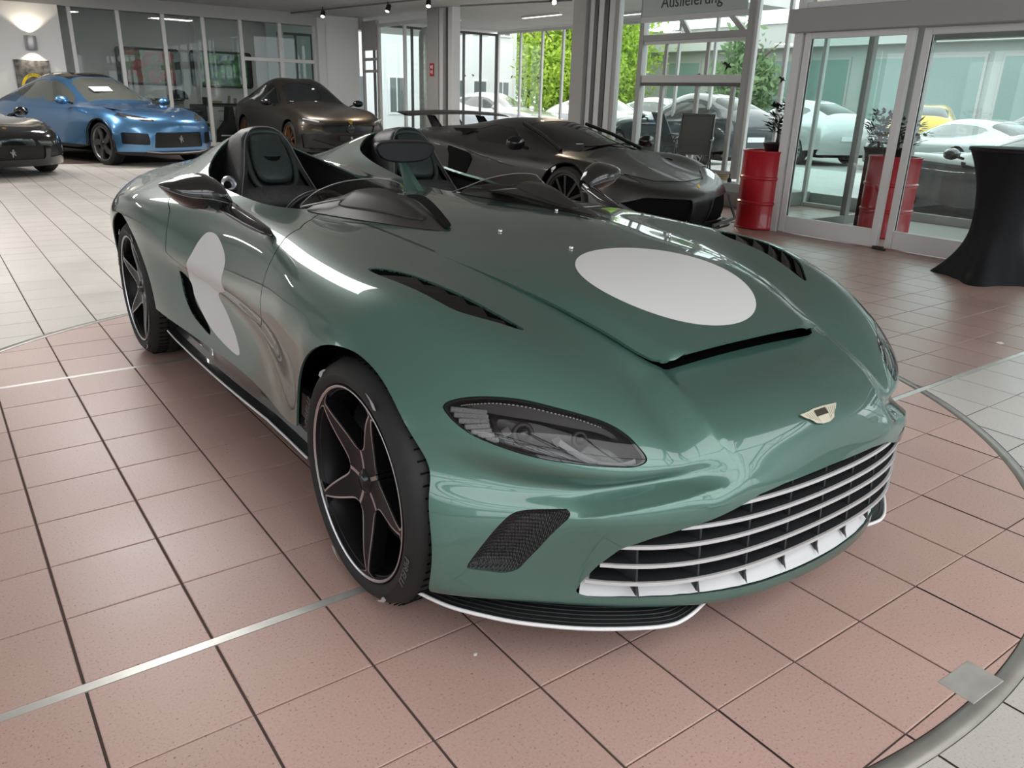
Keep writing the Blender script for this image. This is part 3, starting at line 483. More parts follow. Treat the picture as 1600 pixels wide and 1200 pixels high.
# trees: trunk, limbs and a crown of small leaf blades
rng = np.random.default_rng(4)
def tree(name, x, y, h, r, lab, c0, c1, n=5200, par=None, leaf=.16, group=None):
    t = empty(name, (x, y, -.06)); tag(t, lab, 'tree', group); BK = noise_tint(mat('bark', (.10, .075, .055), .9), (.07, .05, .04), (.14, .11, .085), 12)
    mb = MB(); mb.tube([(0, 0, 0), (.05, .02, h*.3), (-.05, .05, h*.62)], [.20*h/8, .15*h/8, .07*h/8], 8)
    for k in range(6):
        a = k*1.05+rng.uniform(0, .5); mb.tube([(0, 0, h*(.24+.05*k)), (r*.4*math.cos(a), r*.4*math.sin(a), h*(.42+.05*k)), (r*.75*math.cos(a), r*.75*math.sin(a), h*(.52+.05*k))], [.07, .045, .02], 5)
    mb.build('trunk', BK, t, True)
    cl = rng.normal(size=(26, 3)); cl /= np.linalg.norm(cl, axis=1)[:, None]; cl = cl*np.array([r*.72, r*.72, h*.36])*rng.uniform(.45, 1, (26, 1))+np.array([0, 0, h*.47]); k = rng.integers(0, 26, n)
    p = cl[k]+rng.normal(size=(n, 3))*np.array([r*.20, r*.20, h*.075]); d1 = rng.normal(size=(n, 3)); d1 /= np.linalg.norm(d1, axis=1)[:, None]; d2 = np.cross(d1, rng.normal(size=(n, 3))); d2 /= np.linalg.norm(d2, axis=1)[:, None]; l_ = leaf*rng.uniform(.6, 1.3, (n, 1))
    V_ = np.stack([p-d1*l_, p+d2*l_*.45, p+d1*l_, p-d2*l_*.45], 1).reshape(-1, 3); F_ = np.arange(4*n).reshape(n, 4)
    lm = mat('leaf_'+name, c0, .6); noise_tint(lm, c0, c1, .8); N, L, b = nodes_of(lm); 
    tr = N.new('ShaderNodeBsdfTranslucent'); ms = N.new('ShaderNodeMixShader'); ms.inputs[0].default_value = .45; out = [q for q in N if q.type == 'OUTPUT_MATERIAL'][0]; L.new(b.inputs['Base Color'].links[0].from_socket, tr.inputs[0]); L.new(b.outputs[0], ms.inputs[1]); L.new(tr.outputs[0], ms.inputs[2]); L.new(ms.outputs[0], out.inputs[0])
    tag(mesh_from('crown', V_, F_, lm, t, False), kind='stuff'); return t
LG0, LG1 = (.26, .42, .035), (.52, .68, .10)
for i, (x, y, h, r) in enumerate(((20.0, 24.6, 6.6, 2.3), (25.6, 27.9, 7.4, 2.4), (31.5, 33.2, 8.0, 2.3), (25.6, 34.4, 9.0, 2.5))):
    tree('leafy_tree', x, y, h, r, ['bright green leafy tree at the left of the tall side windows', 'bright green leafy tree in the middle of the tall side windows', 'bright green leafy tree toward the right of the tall side windows', 'taller bright green tree in the row behind'][i], LG0, LG1, 15000, leaf=.115)
tree('garden_tree', 26.2, 20.4, 5.0, 1.5, 'grey green small tree beyond the delivery bay', (.16, .26, .12), (.30, .42, .22), 2600)
# ---------- hero car: open two-seat speedster ----------
def paint(name, col, flake=(.10, .30, .22), rough=.33, metal=.75, coat=1.0):
    m = mat(name, col, rough, metal, coat, coat_rough=.015); N, L, b = nodes_of(m); b.inputs['Coat IOR'].default_value = 1.55
    lw = N.new('ShaderNodeLayerWeight'); lw.inputs['Blend'].default_value = .35; mx = N.new('ShaderNodeMix'); mx.data_type = 'RGBA'
    mx.inputs['A'].default_value = (*flake, 1); mx.inputs['B'].default_value = (*col, 1); L.new(lw.outputs['Facing'], mx.inputs['Factor']); L.new(mx.outputs['Result'], b.inputs['Base Color'])
    return m
GREEN = paint('racing_green_metallic', (.018, .050, .041), (.088, .192, .157), .37, .40)
BLACK = mat('black_gloss', (.008, .008, .009), .12, 0, 0, .5); SATIN = mat('black_satin', (.012, .012, .013), .45); VOID = mat('dark_void', (.004, .004, .004), .8, 0, 0, .1)
CARBON = mat('carbon_dark', (.018, .019, .020), .28, 0, .6); WHITE = mat('white_vinyl', (.72, .72, .71), .42); WLINE = mat('white_line', (.80, .80, .80), .4)
GUN = mat('gunmetal_satin', (.026, .025, .024), .42, .2, 0); CHROME = mat('chrome', (.78, .78, .78), .12, 1); SILVER = mat('machined_silver', (.62, .62, .64), .3, 1)
LEATHER = noise_tint(mat('green_leather', (.016, .027, .025), .5), (.014, .024, .022), (.019, .032, .029), 60, bump=.15)
BLEATHER = noise_tint(mat('black_leather', (.012, .012, .012), .42), (.010, .010, .011), (.016, .016, .017), 60, bump=.15)
RUBBER = mat('tyre_rubber', (.013, .013, .013), .62); CLEAR = glass('clear_lens', (.90, .92, .92), .9); SMOKE = glass('smoked_screen', (.46, .45, .43), .8)
WHEELBLACK = mat('wheel_black', (.006, .006, .007), .36, 0, 0, .22); DISCM = mat('brake_disc', (.10, .10, .10), .35, .9)
NVH = (len(HB[0])-1); HBf = [[(-a, b, c) for a, b, c in r[:0:-1]]+list(r) for r in HB]
_us = np.linspace(0, len(HB)-1, (len(HB)-1)*12+1); _vs = np.linspace(0, 2*NVH, 2*NVH*10+1); _G = surf(HBf, _us, _vs, .006, .004)
def smoothstep(a, b, x): t = np.clip((x-a)/(b-a), 0, 1); return t*t*(3-2*t)
def sculpt(G):
    "pressed crease lines of the nose: bonnet shoulder and bumper bar"
    s_, y_, z_ = np.abs(G[..., 0]), G[..., 1], G[..., 2]; fr = (np.arange(len(G)) < 12*12)[:, None]
    t = s_-np.interp(y_, [-.735, -.70, -.63, -.56, -.48, -.44], [.322, .329, .352, .358, .352, .34]); w_ = smoothstep(-.765, -.71, y_)*(1-smoothstep(-.46, -.34, y_))*(z_ > .47)*fr
    G[..., 2] += w_*np.where(t < 0, .011*np.exp(np.minimum(t, 0)/.10), .011*np.exp(-np.maximum(t, 0)/.022)-.015*np.exp(-((t-.075)/.048)**2))
    zb = np.interp(s_, [.335, .387, .435, .5076, .573, .635, .695, .78, .86], [.5067, .5038, .4997, .4867, .4725, .4568, .4396, .43, .42]); t = z_-zb
    w_ = smoothstep(.33, .43, s_)*(1-smoothstep(.64, .74, s_))*(y_ < -.3)*fr*(np.abs(t) < .14)
    d = w_*np.where(t < 0, .007*np.exp(np.minimum(t, 0)/.045), .007*np.exp(-np.maximum(t, 0)/.006)-.013*np.exp(-((t-.028)/.020)**2))
    G[..., 1] -= d*.8; G[..., 0] += np.sign(G[..., 0])*d*.6
    return G
_G = sculpt(_G)
_gu, _gv = np.gradient(_G, _us, _vs, axis=(0, 1)); _m = np.sqrt(np.linalg.norm(_gu, axis=2)*np.linalg.norm(_gv, axis=2))
_U, _W = np.meshgrid(_us, _vs, indexing='ij')
HV = np.concatenate([_G, _U[..., None], _W[..., None], _m[..., None]], 2).reshape(-1, 6); HT = grid_tris(*_G.shape[:2])
_n = normals(HV[:, :3], HT); _no = -1.0 if _n[np.argmax(HV[:, 2])][2] < 0 else 1.0
if _no < 0: HT = HT[:, ::-1]
_hn = normals(HV[:, :3], HT).reshape(*_G.shape)
def hp(u, v, d=0.0):
    "point on the body skin at (u, v), moved d along its normal"
    i = (u/_us[-1])*(len(_us)-1); j = (v/_vs[-1])*(len(_vs)-1); i0 = int(min(max(i, 0), len(_us)-2)); j0 = int(min(max(j, 0), len(_vs)-2)); a = i-i0; b = j-j0
    f = lambda A: A[i0, j0]*(1-a)*(1-b)+A[i0+1, j0]*a*(1-b)+A[i0, j0+1]*(1-a)*b+A[i0+1, j0+1]*a*b
    n = f(_hn); return f(_G)+n/np.linalg.norm(n)*d
# scoop dip in front of the bonnet panel
def dip(V): return .016*(1-smoothstep(.30, .37, np.abs(V[:, 0])))*smoothstep(-.62, -.46, V[:, 1])*(1-smoothstep(-.3, -.1, V[:, 1]))
def fuv(V, poly, mirror=False):
    P = np.array(poly, float)
    if mirror: P[:, 1] = 2*NVH-P[:, 1]
    lo = P.min(0)-1.0; hi = P.max(0)+1.0; k = (V[:, 3] > lo[0]) & (V[:, 3] < hi[0]) & (V[:, 4] > lo[1]) & (V[:, 4] < hi[1])
    f = np.full(len(V), .5)
    if k.any(): f[k] = poly_sd(V[k][:, 3:5], P)*V[k][:, 5]
    return f
def fxy(V, poly, ax=(0, 1), keep=None):
    f = np.full(len(V), .5); k = np.ones(len(V), bool) if keep is None else keep(V)
    f[k] = poly_sd(V[k][:, list(ax)], poly); return f
def cut(V, T, fn, gap=0.0):
    "-> outside (V,T), inside (V,T) with a gap of 2*gap between"
    Va, Ta, Tb = clip(V, T, fn(V)-gap); A = compact(Va, Ta)
    if not len(Tb): return A, (Va, Tb)
    B = compact(Va, Tb)
    if gap > 0:
        Vb, _, Tin = clip(B[0], B[1], fn(B[0])+gap); B = compact(Vb, Tin)
    return A, B
def finish(name, V, T, m, parent, lip=.012, off=0.0, ang=38, vec=None):
    X = V[:, :3]; N = normals(X, T); X = X+N*off; F = [tuple(t) for t in T]; X = list(X)
    if lip or vec is not None:
        E = boundary(T); idx = {}
        for a, b in E:
            for i in (int(a), int(b)):
                if i not in idx: idx[i] = len(X); X.append(X[i]-N[i]*lip+(np.array(vec) if vec is not None else 0))
            F.append((int(b), int(a), idx[int(a)], idx[int(b)]))
    o = mesh_from(name, X, F, m, parent)
    return autosmooth(o, ang)
# outlines in skin coordinates (u along, v across; the other side is mirrored)
LOUV = smooth_poly([(12.985, 5.901), (12.96, 6.22), (12.709, 6.506), (12.265, 6.615), (11.725, 6.70), (11.136, 6.85), (10.645, 7.066), (10.594, 6.966), (10.673, 6.713), (10.788, 6.322), (10.945, 6.06), (11.312, 5.94), (11.972, 5.857), (12.644, 5.82)], 5)
HEADL = smooth_poly([(8.182, 4.833), (8.378, 4.963), (8.615, 5.281), (8.798, 5.698), (8.901, 6.172), (8.895, 6.601), (8.856, 6.992), (8.756, 7.371), (8.53, 7.615), (8.165, 7.739), (7.914, 7.769), (7.748, 7.709), (7.636, 7.513), (7.639, 7.093), (7.622, 6.601), (7.561, 6.143), (7.541, 5.685), (7.595, 5.215), (7.815, 4.952), (8.053, 4.845)], 6)
INTK = smooth_poly([(2.614, 4.754), (3.25, 5.09), (3.865, 5.407), (4.307, 5.65), (4.518, 5.922), (4.688, 6.434), (4.611, 6.518), (4.382, 6.525), (4.065, 6.411), (3.6, 6.21), (3.166, 6.019), (2.768, 5.806), (2.592, 5.7), (2.473, 5.458), (2.50, 5.15), (2.529, 4.849)], 4)
ROUND = smooth_poly([(17.012, 4.68), (17.194, 4.262), (17.33, 3.627), (17.619, 2.712), (17.802, 1.664), (17.436, 0.89), (16.783, 0.428), (15.875, 0.314), (16.006, 0.74), (16.364, 1.195), (16.749, 1.84), (16.30, 2.5), (16.246, 3.084), (16.181, 4.018), (16.647, 4.644)], 5)
DOOR = [(16.088, 8.661), (15.715, 7.97), (15.483, 7.525), (15.35, 7.15), (15.12, 6.63), (15.02, 6.1), (14.96, 5.736), (14.87, 5.342), (14.788, 4.76), (14.756, 4.274), (14.728, 3.816), (14.716, 3.166), (14.784, 2.732), (15.049, 2.189), (15.61, 2.03), (16.018, 1.98), (16.698, 2.04), (17.609, 2.5), (18.05, 2.75), (18.28, 3.0), (18.25, 3.647), (18.30, 4.4), (18.422, 4.998), (18.8, 5.7), (19.2, 6.35), (19.4, 6.9), (19.3, 8.7)]
SIDEV = smooth_poly([(18.089, 2.05), (17.986, 2.1), (17.771, 1.762), (17.613, 1.026), (17.15, 0.621), (16.9, 0.38), (16.999, 0.30), (17.687, 0.58), (18.041, 1.185)], 4)
PAN = [(0, -.455), (.30, -.452), (.335, -.445), (.352, -.42), (.375, -.36), (.425, -.19), (.46, -.02), (.485, .145), (.505, .34), (.522, .54), (.538, .80), (.542, .85), (.53, .885), (.50, .893), (0, .90)]
PAN = np.array(PAN+[(-a, b) for a, b in PAN[-2:0:-1]])
COCK = [(.15, 1.34), (.35, 1.30), (.55, 1.30), (.60, 1.34), (.655, 1.5), (.69, 1.75), (.70, 1.98), (.69, 2.16), (.645, 2.34), (.56, 2.46), (.47, 2.50), (.36, 2.50), (.25, 2.45), (.165, 2.33), (.12, 2.1), (.105, 1.85), (.10, 1.6), (.115, 1.45)]
COCK = smooth_poly(COCK, 4)
GRL = [(0, .484), (.2, .481), (.284, .474), (.353, .452), (.416, .4325), (.487, .4135), (.546, .393), (.604, .361), (.638, .307), (.663, .254), (.671, .226), (.665, .212), (.645, .206), (.5, .203), (.25, .199), (0, .198)]
GRL = np.array(GRL+[(-a, b) for a, b in GRL[-2:0:-1]])
top = lambda V: V[:, 2] > .66; front = lambda V: (V[:, 1] < -.4) & (V[:, 2] < .6)
car = empty('speedster'); tag(car, 'green open two-seat speedster with white roundels in the middle of the tiled circle', 'car')
V, T = HV, HT
Va, Ta, _x = clip(V, T, np.where(np.abs(V[:, 0]) > .5, np.hypot(V[:, 1]-.07, V[:, 2]-.325)-.405, 1)); V, T = compact(Va, Ta)
Va, Ta, _x = clip(V, T, np.where(np.abs(V[:, 0]) > .5, np.hypot(V[:, 1]-2.70, V[:, 2]-.345)-.405, 1)); V, T = compact(Va, Ta)
Va, Ta, _x = clip(V, T, np.where((V[:, 1] > -.62) | (V[:, 2] > .3), .1, V[:, 2]-.1)); V, T = compact(Va, Ta)
rims = []
for s in (-1, 1):
    (V, T), _x = cut(V, T, lambda Q: fxy(Q, COCK*np.array([s, 1]), keep=top)); rims.append(_x)
PANH = PAN*1.0; PANH[:, 1] = np.maximum(PANH[:, 1], -.440); PANH[:, 0] *= .97
_o, pan = cut(V, T, lambda Q: fxy(Q, PAN, keep=top)); Va, _x, Ti = clip(pan[0], pan[1], fxy(pan[0], PAN)+.002); pan = compact(Va, Ti)
(V, T), _hole = cut(V, T, lambda Q: fxy(Q, PANH, keep=top)+.0*Q[:, 0])
(V, T), grl = cut(V, T, lambda Q: fxy(Q, GRL, (0, 2), front))
parts = {}
for s in (0, 1):
    mi = (s == 1)
    for nm, poly, gap in (('headlight', HEADL, .0015), ('intake', INTK, 0), ('louvre', LOUV, 0), ('vent', SIDEV, 0)):
        (V, T), parts[nm, s] = cut(V, T, lambda Q: fuv(Q, poly, mi), gap)
    (V, T), ra = cut(V, T, lambda Q: fuv(Q, ROUND, mi))
    (V, T), dr = cut(V, T, lambda Q: fuv(Q, DOOR, mi), .002)
    (dV, dT), rb = cut(dV0 := ra[0], ra[1], lambda Q: fuv(Q, DOOR, mi), .002)
    parts['door', s] = dr; parts['ra', s] = (dV, dT); parts['rb', s] = rb
V = V.copy(); V[:, 2] -= dip(V)
finish('body_shell', V, T, GREEN, car, .007)
# bonnet panel raised above the nose, with the white disc let in
def lift(X):
    wd = np.interp(X[:, 1], PAN[:14, 1][1:], PAN[:14, 0][1:]); r = np.abs(X[:, 0])/np.maximum(wd, .1)
    return .028*(1-smoothstep(-.36, .40, X[:, 1]))*(1-.50*smoothstep(.78, 1.0, r))
P, PT = pan; P = P.copy(); P[:, 2] += lift(P)
(P, PT), disc = cut(P, PT, lambda Q: fxy(Q, [(.0+.277*math.cos(a), -.118+.277*math.sin(a)) for a in np.linspace(0, 2*math.pi, 97)[:-1]]))
bonnet = finish('bonnet', P, PT, GREEN, car, .009)
tag(finish('roundel', *disc, WHITE, bonnet, .001, .0004), 'flat white disc')
Q = pan[0].copy(); Q[:, 2] -= .065; finish('engine_bay', Q, pan[1], VOID, car, 0)
for s in (0, 1):
    door = finish('door', *parts['door', s], GREEN, car, .012)
    if len(parts['rb', s][1]): tag(finish('roundel', *parts['rb', s], WHITE, door, .001, .0003), 'white disc')
    tag(finish('sill_roundel', *parts['ra', s], WHITE, car, .012, .0003), 'lower part of the white disc')
# hollow liner so that gaps look dark
Q = HV.copy(); k = (Q[:, 3] > 9) & (np.abs(Q[:, 0]) < 2); LT = HT[k[HT].all(1)]
Va, Ta, _x = clip(Q, LT, np.where(np.abs(Q[:, 0]) > .5, np.minimum(np.hypot(Q[:, 1]-.07, Q[:, 2]-.325), np.hypot(Q[:, 1]-2.7, Q[:, 2]-.345))-.43, 1)); Q, LT = compact(Va, Ta)
for s in (-1, 1): (Q, LT), _x = cut(Q, LT, lambda W: fxy(W, COCK*np.array([s, 1]), keep=top))
(Q, LT), _x = cut(Q, LT, lambda W: fxy(W, PAN, keep=top))
for s in (0, 1):
    (Q, LT), _x = cut(Q, LT, lambda W: fuv(W, LOUV, s == 1))
finish('inner_liner', Q, LT, VOID, car, 0, -.022)
# ---- headlights
AMB = noise_tint(mat('indicator_ribs', (.15, .14, .14), .3), (.11, .10, .10), (.20, .19, .19), 300); HBLK = mat('lamp_housing', (.020, .017, .018), .25, .2, .5); HTRIM = mat('lamp_trim', (.030, .025, .025), .45, .3); DRLM = mat('daylight_strip', (.30, .30, .31), .3); HBEZ = mat('lamp_bezel', (.030, .027, .027), .2, .4)
def mv(v, s): return v if s == 0 else 2*NVH-v
def uvtube(pts, r, s, d, n=6): return [hp(u, mv(v, s), d) for u, v in smooth_poly(pts, 4, False)]
for s in (0, 1):
    h = empty('headlight'); h.parent = car
    HVs, HTs = parts['headlight', s]
    fn = lambda Q: fuv(Q, HEADL, s == 1)
    ring, core = cut(HVs, HTs, lambda Q: -(fn(Q)+.006))
    finish('seal', *cut(HVs, HTs, lambda Q: fn(Q)+.0065)[0], BLACK, h, .006, -.001)
    finish('lens', HVs, HTs, CLEAR, h, 0, .0006)
    finish('housing', HVs, HTs, HBLK, h, -.05, -.052)
    rb = empty('indicator'); rb.parent = h
    ra_ = [(8.2, 4.93), (8.075, 4.955), (7.921, 4.997), (7.776, 5.064), (7.68, 5.149), (7.62, 5.239), (7.56, 5.347)]
    rb_ = [(8.441, 5.517), (8.335, 5.511), (8.239, 5.499), (8.122, 5.486), (7.993, 5.491), (7.882, 5.511), (7.75, 5.556)]
    for a, b in zip(ra_, rb_):
        A = hp(a[0], mv(a[1], s), -.008); B = hp(b[0], mv(b[1], s), -.016); mb = MB(); mb.bar(A, B, .0135, .006, up=hp(a[0], mv(a[1], s), 1)-hp(a[0], mv(a[1], s), 0), bev=.002); mb.build('light_rib', AMB, rb)
    mb = MB()   # dark bezel that carries the two projectors
    bz = [(8.40, 5.66), (8.50, 5.95), (8.56, 6.25), (8.55, 6.5), (8.50, 6.85), (8.35, 7.0), (8.12, 6.75), (8.0, 6.4), (7.93, 6.05), (7.96, 5.75), (8.15, 5.6)]
    c = np.mean([hp(u, mv(v, s), -.034) for u, v in bz], 0); R = [hp(u, mv(v, s), -.030) for u, v in smooth_poly(bz, 3)]
    mb.add([c]+R, [(0, i+1, (i+1) % len(R)+1) for i in range(len(R))]); mb.build('bezel', HBEZ, h, True)
    for (u, v, rr) in ((8.215, 5.97, .016), (8.42, 6.88, .012)):
        p = Vector(hp(u, mv(v, s), -.030)); nn = (Vector(hp(u, mv(v, s), 0))-p).normalized(); nn = (nn*.4+Vector((0, -1, .15))*.6).normalized(); M = Matrix.Translation(p) @ nn.to_track_quat('Z', 'Y').to_matrix().to_4x4()
        pr = MB().lathe([(rr*1.7, -.004), (rr*1.75, .002), (rr*1.35, .006), (rr*1.15, .003)], 20, M, False).build('projector', HTRIM, h, True)
        MB().lathe([(rr*1.1, .002), (rr*.95, .009), (rr*.6, .014), (0.0005, .016)], 20, M, False).build('projector_lens', BLACK, pr, True)
    for (u, v) in ((8.197, 5.70), (8.336, 6.47)):
        p = Vector(hp(u, mv(v, s), -.026)); q = Vector(hp(u-.17, mv(v+.03, s), -.022)); MB().bar(p, q, .020, .004, up=Vector(hp(u, mv(v, s), 1))-p, bev=.001).build('reflector', mat('reflector_grey', (.20, .19, .19), .3, .6), h)
    uprib = smooth_poly([(8.226, 6.50), (7.98, 6.72), (7.72, 6.97)], 5, False); mb = MB()
    for a, b in zip(uprib, uprib[1:]): mb.bar(hp(a[0], mv(a[1], s), -.020), hp(b[0], mv(b[1], s), -.020), .004, .014, up=(0, 0, 1))
    low = smooth_poly([(7.72, 6.97), (7.71, 7.3), (7.80, 7.52), (7.88, 7.62)], 5, False)
    for a, b in zip(low, low[1:]): mb.bar(hp(a[0], mv(a[1], s), -.016), hp(b[0], mv(b[1], s), -.016), .004, .012, up=(0, 0, 1))
    mb.build('daylight_strip', DRLM, h)
    band = [(8.422, 5.137), (8.46, 5.558), (8.596, 6.262), (8.62, 6.812), (8.60, 7.226), (8.45, 7.5), (8.56, 7.46), (8.70, 7.3), (8.80, 6.981), (8.83, 6.601), (8.825, 6.164), (8.73, 5.72), (8.54, 5.32)]
    R = [hp(u, mv(v, s), -.016) for u, v in band]; mb = MB(); m2 = 6
    lowr, upr = R[:m2], R[m2-1:][::-1]; k1 = min(len(lowr), len(upr))
    lowr = [hp(u, mv(v, s), -.019) for u, v in smooth_poly(band[:6], 4, False)]; upr = [hp(u, mv(v, s), -.014) for u, v in smooth_poly([band[0]]+band[:5:-1]+[band[5]], 3, False)]
    a = np.array(lowr); b = np.array(upr); b = b[np.round(np.linspace(0, len(b)-1, len(a))).astype(int)]
    mb.add(list(a)+list(b), [(i, i+1, len(a)+i+1, len(a)+i) for i in range(len(a)-1)]); mb.build('upper_band', HTRIM, h, True)
    mb = MB(); dots = smooth_poly([band[0]]+band[:6:-1], 14, False)
    for i in range(0, len(dots)-1, 2): mb.bar(hp(dots[i][0]-.02, mv(dots[i][1], s), -.010), hp(dots[i+1][0]-.02, mv(dots[i+1][1], s), -.010), .0022, .0022)
    tag(mb.build('dotted_trim', SILVER, h), kind='stuff')
# ---- side intakes, louvres, door vents
MESHM = mat('black_mesh', (.016, .016, .017), .42); N, L, b = nodes_of(MESHM)
tcn = N.new('ShaderNodeTexCoord'); mp = N.new('ShaderNodeMapping'); mp.inputs['Scale'].default_value = (1, 1, .55); vr = N.new('ShaderNodeTexVoronoi'); vr.inputs['Scale'].default_value = 190; bp = N.new('ShaderNodeBump'); bp.inputs['Strength'].default_value = 1; bp.inputs['Distance'].default_value = .004
L.new(tcn.outputs['Object'], mp.inputs[0]); L.new(mp.outputs[0], vr.inputs['Vector']); vr.inputs['Randomness'].default_value = .15; L.new(vr.outputs['Distance'], bp.inputs['Height']); L.new(bp.outputs[0], b.inputs['Normal'])
LOUVM = mat('louvre_plastic', (.020, .018, .019), .4)
for s in (0, 1):
    iv, it = parts['intake', s]; iv = iv.copy(); d = np.clip(-fuv(iv, INTK, s == 1), 0, 1); iv[:, :3] -= normals(iv[:, :3], it)*(np.minimum(d*.9, .022))[:, None]
    g_ = finish('side_intake', iv, it, MESHM, car, 0, -.004)
    lv = empty('bonnet_louvre'); lv.parent = car
    finish('louvre_tray', *parts['louvre', s], VOID, lv, -.03, -.034)
    cu = smooth_poly([(12.75, 6.15), (12.3, 6.2), (11.8, 6.25), (11.3, 6.38), (10.9, 6.65)], 8, False)
    for k in range(5):
        u0 = 12.72-k*.42; lw = [5.82, 5.83, 5.86, 5.93, 6.1][k]; hi = [6.5, 6.62, 6.66, 6.74, 6.85][k]; A = []
        for j in range(7):
            v = lw+(hi-lw)*j/6; a = hp(u0-(j/6)*.20, mv(v, s), -.003); bq = hp(u0-.52-(j/6)*.12, mv(v, s), -.030); A += [a, bq, bq-np.array([0, 0, .003])]
        F = []
        for j in range(6):
            for q_ in range(3): F.append((j*3+q_, j*3+(q_+1) % 3, j*3+3+(q_+1) % 3, j*3+3+q_))
        mesh_from('louvre_blade', A, F, LOUVM, lv, True)
    finish('side_vent', *parts['vent', s], VOID, car, -.02, -.022)
# ---- grille
gr = empty('grille'); gr.parent = car
_px = np.array([0, .1, .2, .3376, .487, .606, .64, .6636, .70]); _py = np.array([-.772, -.770, -.760, -.743, -.692, -.614, -.580, -.555, -.51])
plan = lambda s: float(np.interp(abs(s), _px, _py)) if False else float(np.polyval(_pc, abs(s)))
_pc = np.polyfit(np.r_[_px, -_px], np.r_[_py, _py], 6)
def strip(zc, se, ends_z, half, d0, d1, name, m, par, n=40, th0=None):
    V_, F_ = [], []
    for i in range(n+1):
        x = -se+2*se*i/n; z = zc+(ends_z-zc)*(x/se)**2; y = plan(x); nx = (plan(x+.01)-plan(x-.01))/.02; nrm = np.array([nx, -1.0]); nrm /= np.linalg.norm(nrm)
        hh = half if th0 is None else half
        for (dd, dz) in ((d0, -hh), (d0, hh), (d1, hh if th0 is None else th0), (d1, -hh if th0 is None else -th0)):
            V_.append((x-nrm[0]*dd, y-nrm[1]*dd, z+dz))
        if i:
            for q_ in range(4): F_.append(((i-1)*4+q_, (i-1)*4+(q_+1) % 4, i*4+(q_+1) % 4, i*4+q_))
    F_ += [(3, 2, 1, 0), (n*4, n*4+1, n*4+2, n*4+3)]
    return autosmooth(mesh_from(name, V_, F_, m, par), 50)
VANE = mat('grille_vane', (.030, .031, .034), .4); SLAT = mat('grille_slat_white', (.60, .60, .60), .3, .2)
for zc, ze, se in ((.456, .4579, .336), (.4106, .4124, .485), (.369, .3607, .604), (.3187, .3068, .638), (.2691, .2564, .661)):
    sl = strip(zc, se, ze, .0044, .004, .011, 'grille_slat', SLAT, gr); strip(zc, se-.006, ze, .003, .011, .075, 'vane', VANE, sl, 40, .0015)
for k in range(-4, 5):
    x = k*.14; zt = float(np.interp(abs(x), GRL[:10, 0], GRL[:10, 1])); y = plan(x); mb = MB()
    mb.prism([(y+.012, .226), (y+.025, zt-.004), (y+.10, zt-.004), (y+.10, .226), (y+.060, .26)], x-.0035, x+.0035, Matrix(((0, 0, 1, 0), (1, 0, 0, 0), (0, 1, 0, 0), (0, 0, 0, 1))))
    mb.build('grille_fin', VANE, gr)
    MB().add([(x-.016, y+.03, .262), (x+.016, y+.03, .262), (x+.004, y+.004, .214), (x-.010, y+.045, .262), (x+.010, y+.045, .262)], [(0, 2, 1), (0, 3, 2), (1, 2, 4), (0, 1, 4, 3), (3, 4, 2)]).build('fin_foot', VANE, gr)
_gq = grl[0][:, :3]
def skin_y(x, z):
    d = (_gq[:, 0]-x)**2+(_gq[:, 2]-z)**2; k = np.argpartition(d, 6)[:6]; w_ = 1/(d[k]+1e-6); return float((_gq[k, 1]*w_).sum()/w_.sum())
V_, F_ = [], []
for i in range(61):
    x = -.664+1.328*i/60; e = (abs(x)/.664)**2
    for j, (dz, dd) in enumerate(((.2015+.0055*e, .006), (.210+.005*e, .010), (.232+.003*e, .022), (.266-.010*e, .046))):
        y = skin_y(x, max(dz, .209)); nx = (plan(x+.01)-plan(x-.01))/.02; nr = np.array([nx, -1.0]); nr /= np.linalg.norm(nr); V_.append((x-nr[0]*dd, y-nr[1]*dd, dz))
        if i and j: F_.append(((i-1)*4+j-1, i*4+j-1, i*4+j, (i-1)*4+j))
tag(mesh_from('lower_panel', V_, F_, mat('white_panel', (.60, .61, .62), .35), gr), 'white curved lower panel')
gv = grl[0].copy(); gv[:, 1] += .13; gv[:, 0] *= .97; finish('grille_back', gv, grl[1], VOID, gr, 0, 0)
RADM = mat('radiator_grey', (.02, .02, .022), .5); mb = MB()
for z in np.arange(.24, .46, .03): mb.box((-.45, -.60, z), (.45, -.59, z+.012))
mb.build('radiator', RADM, gr)
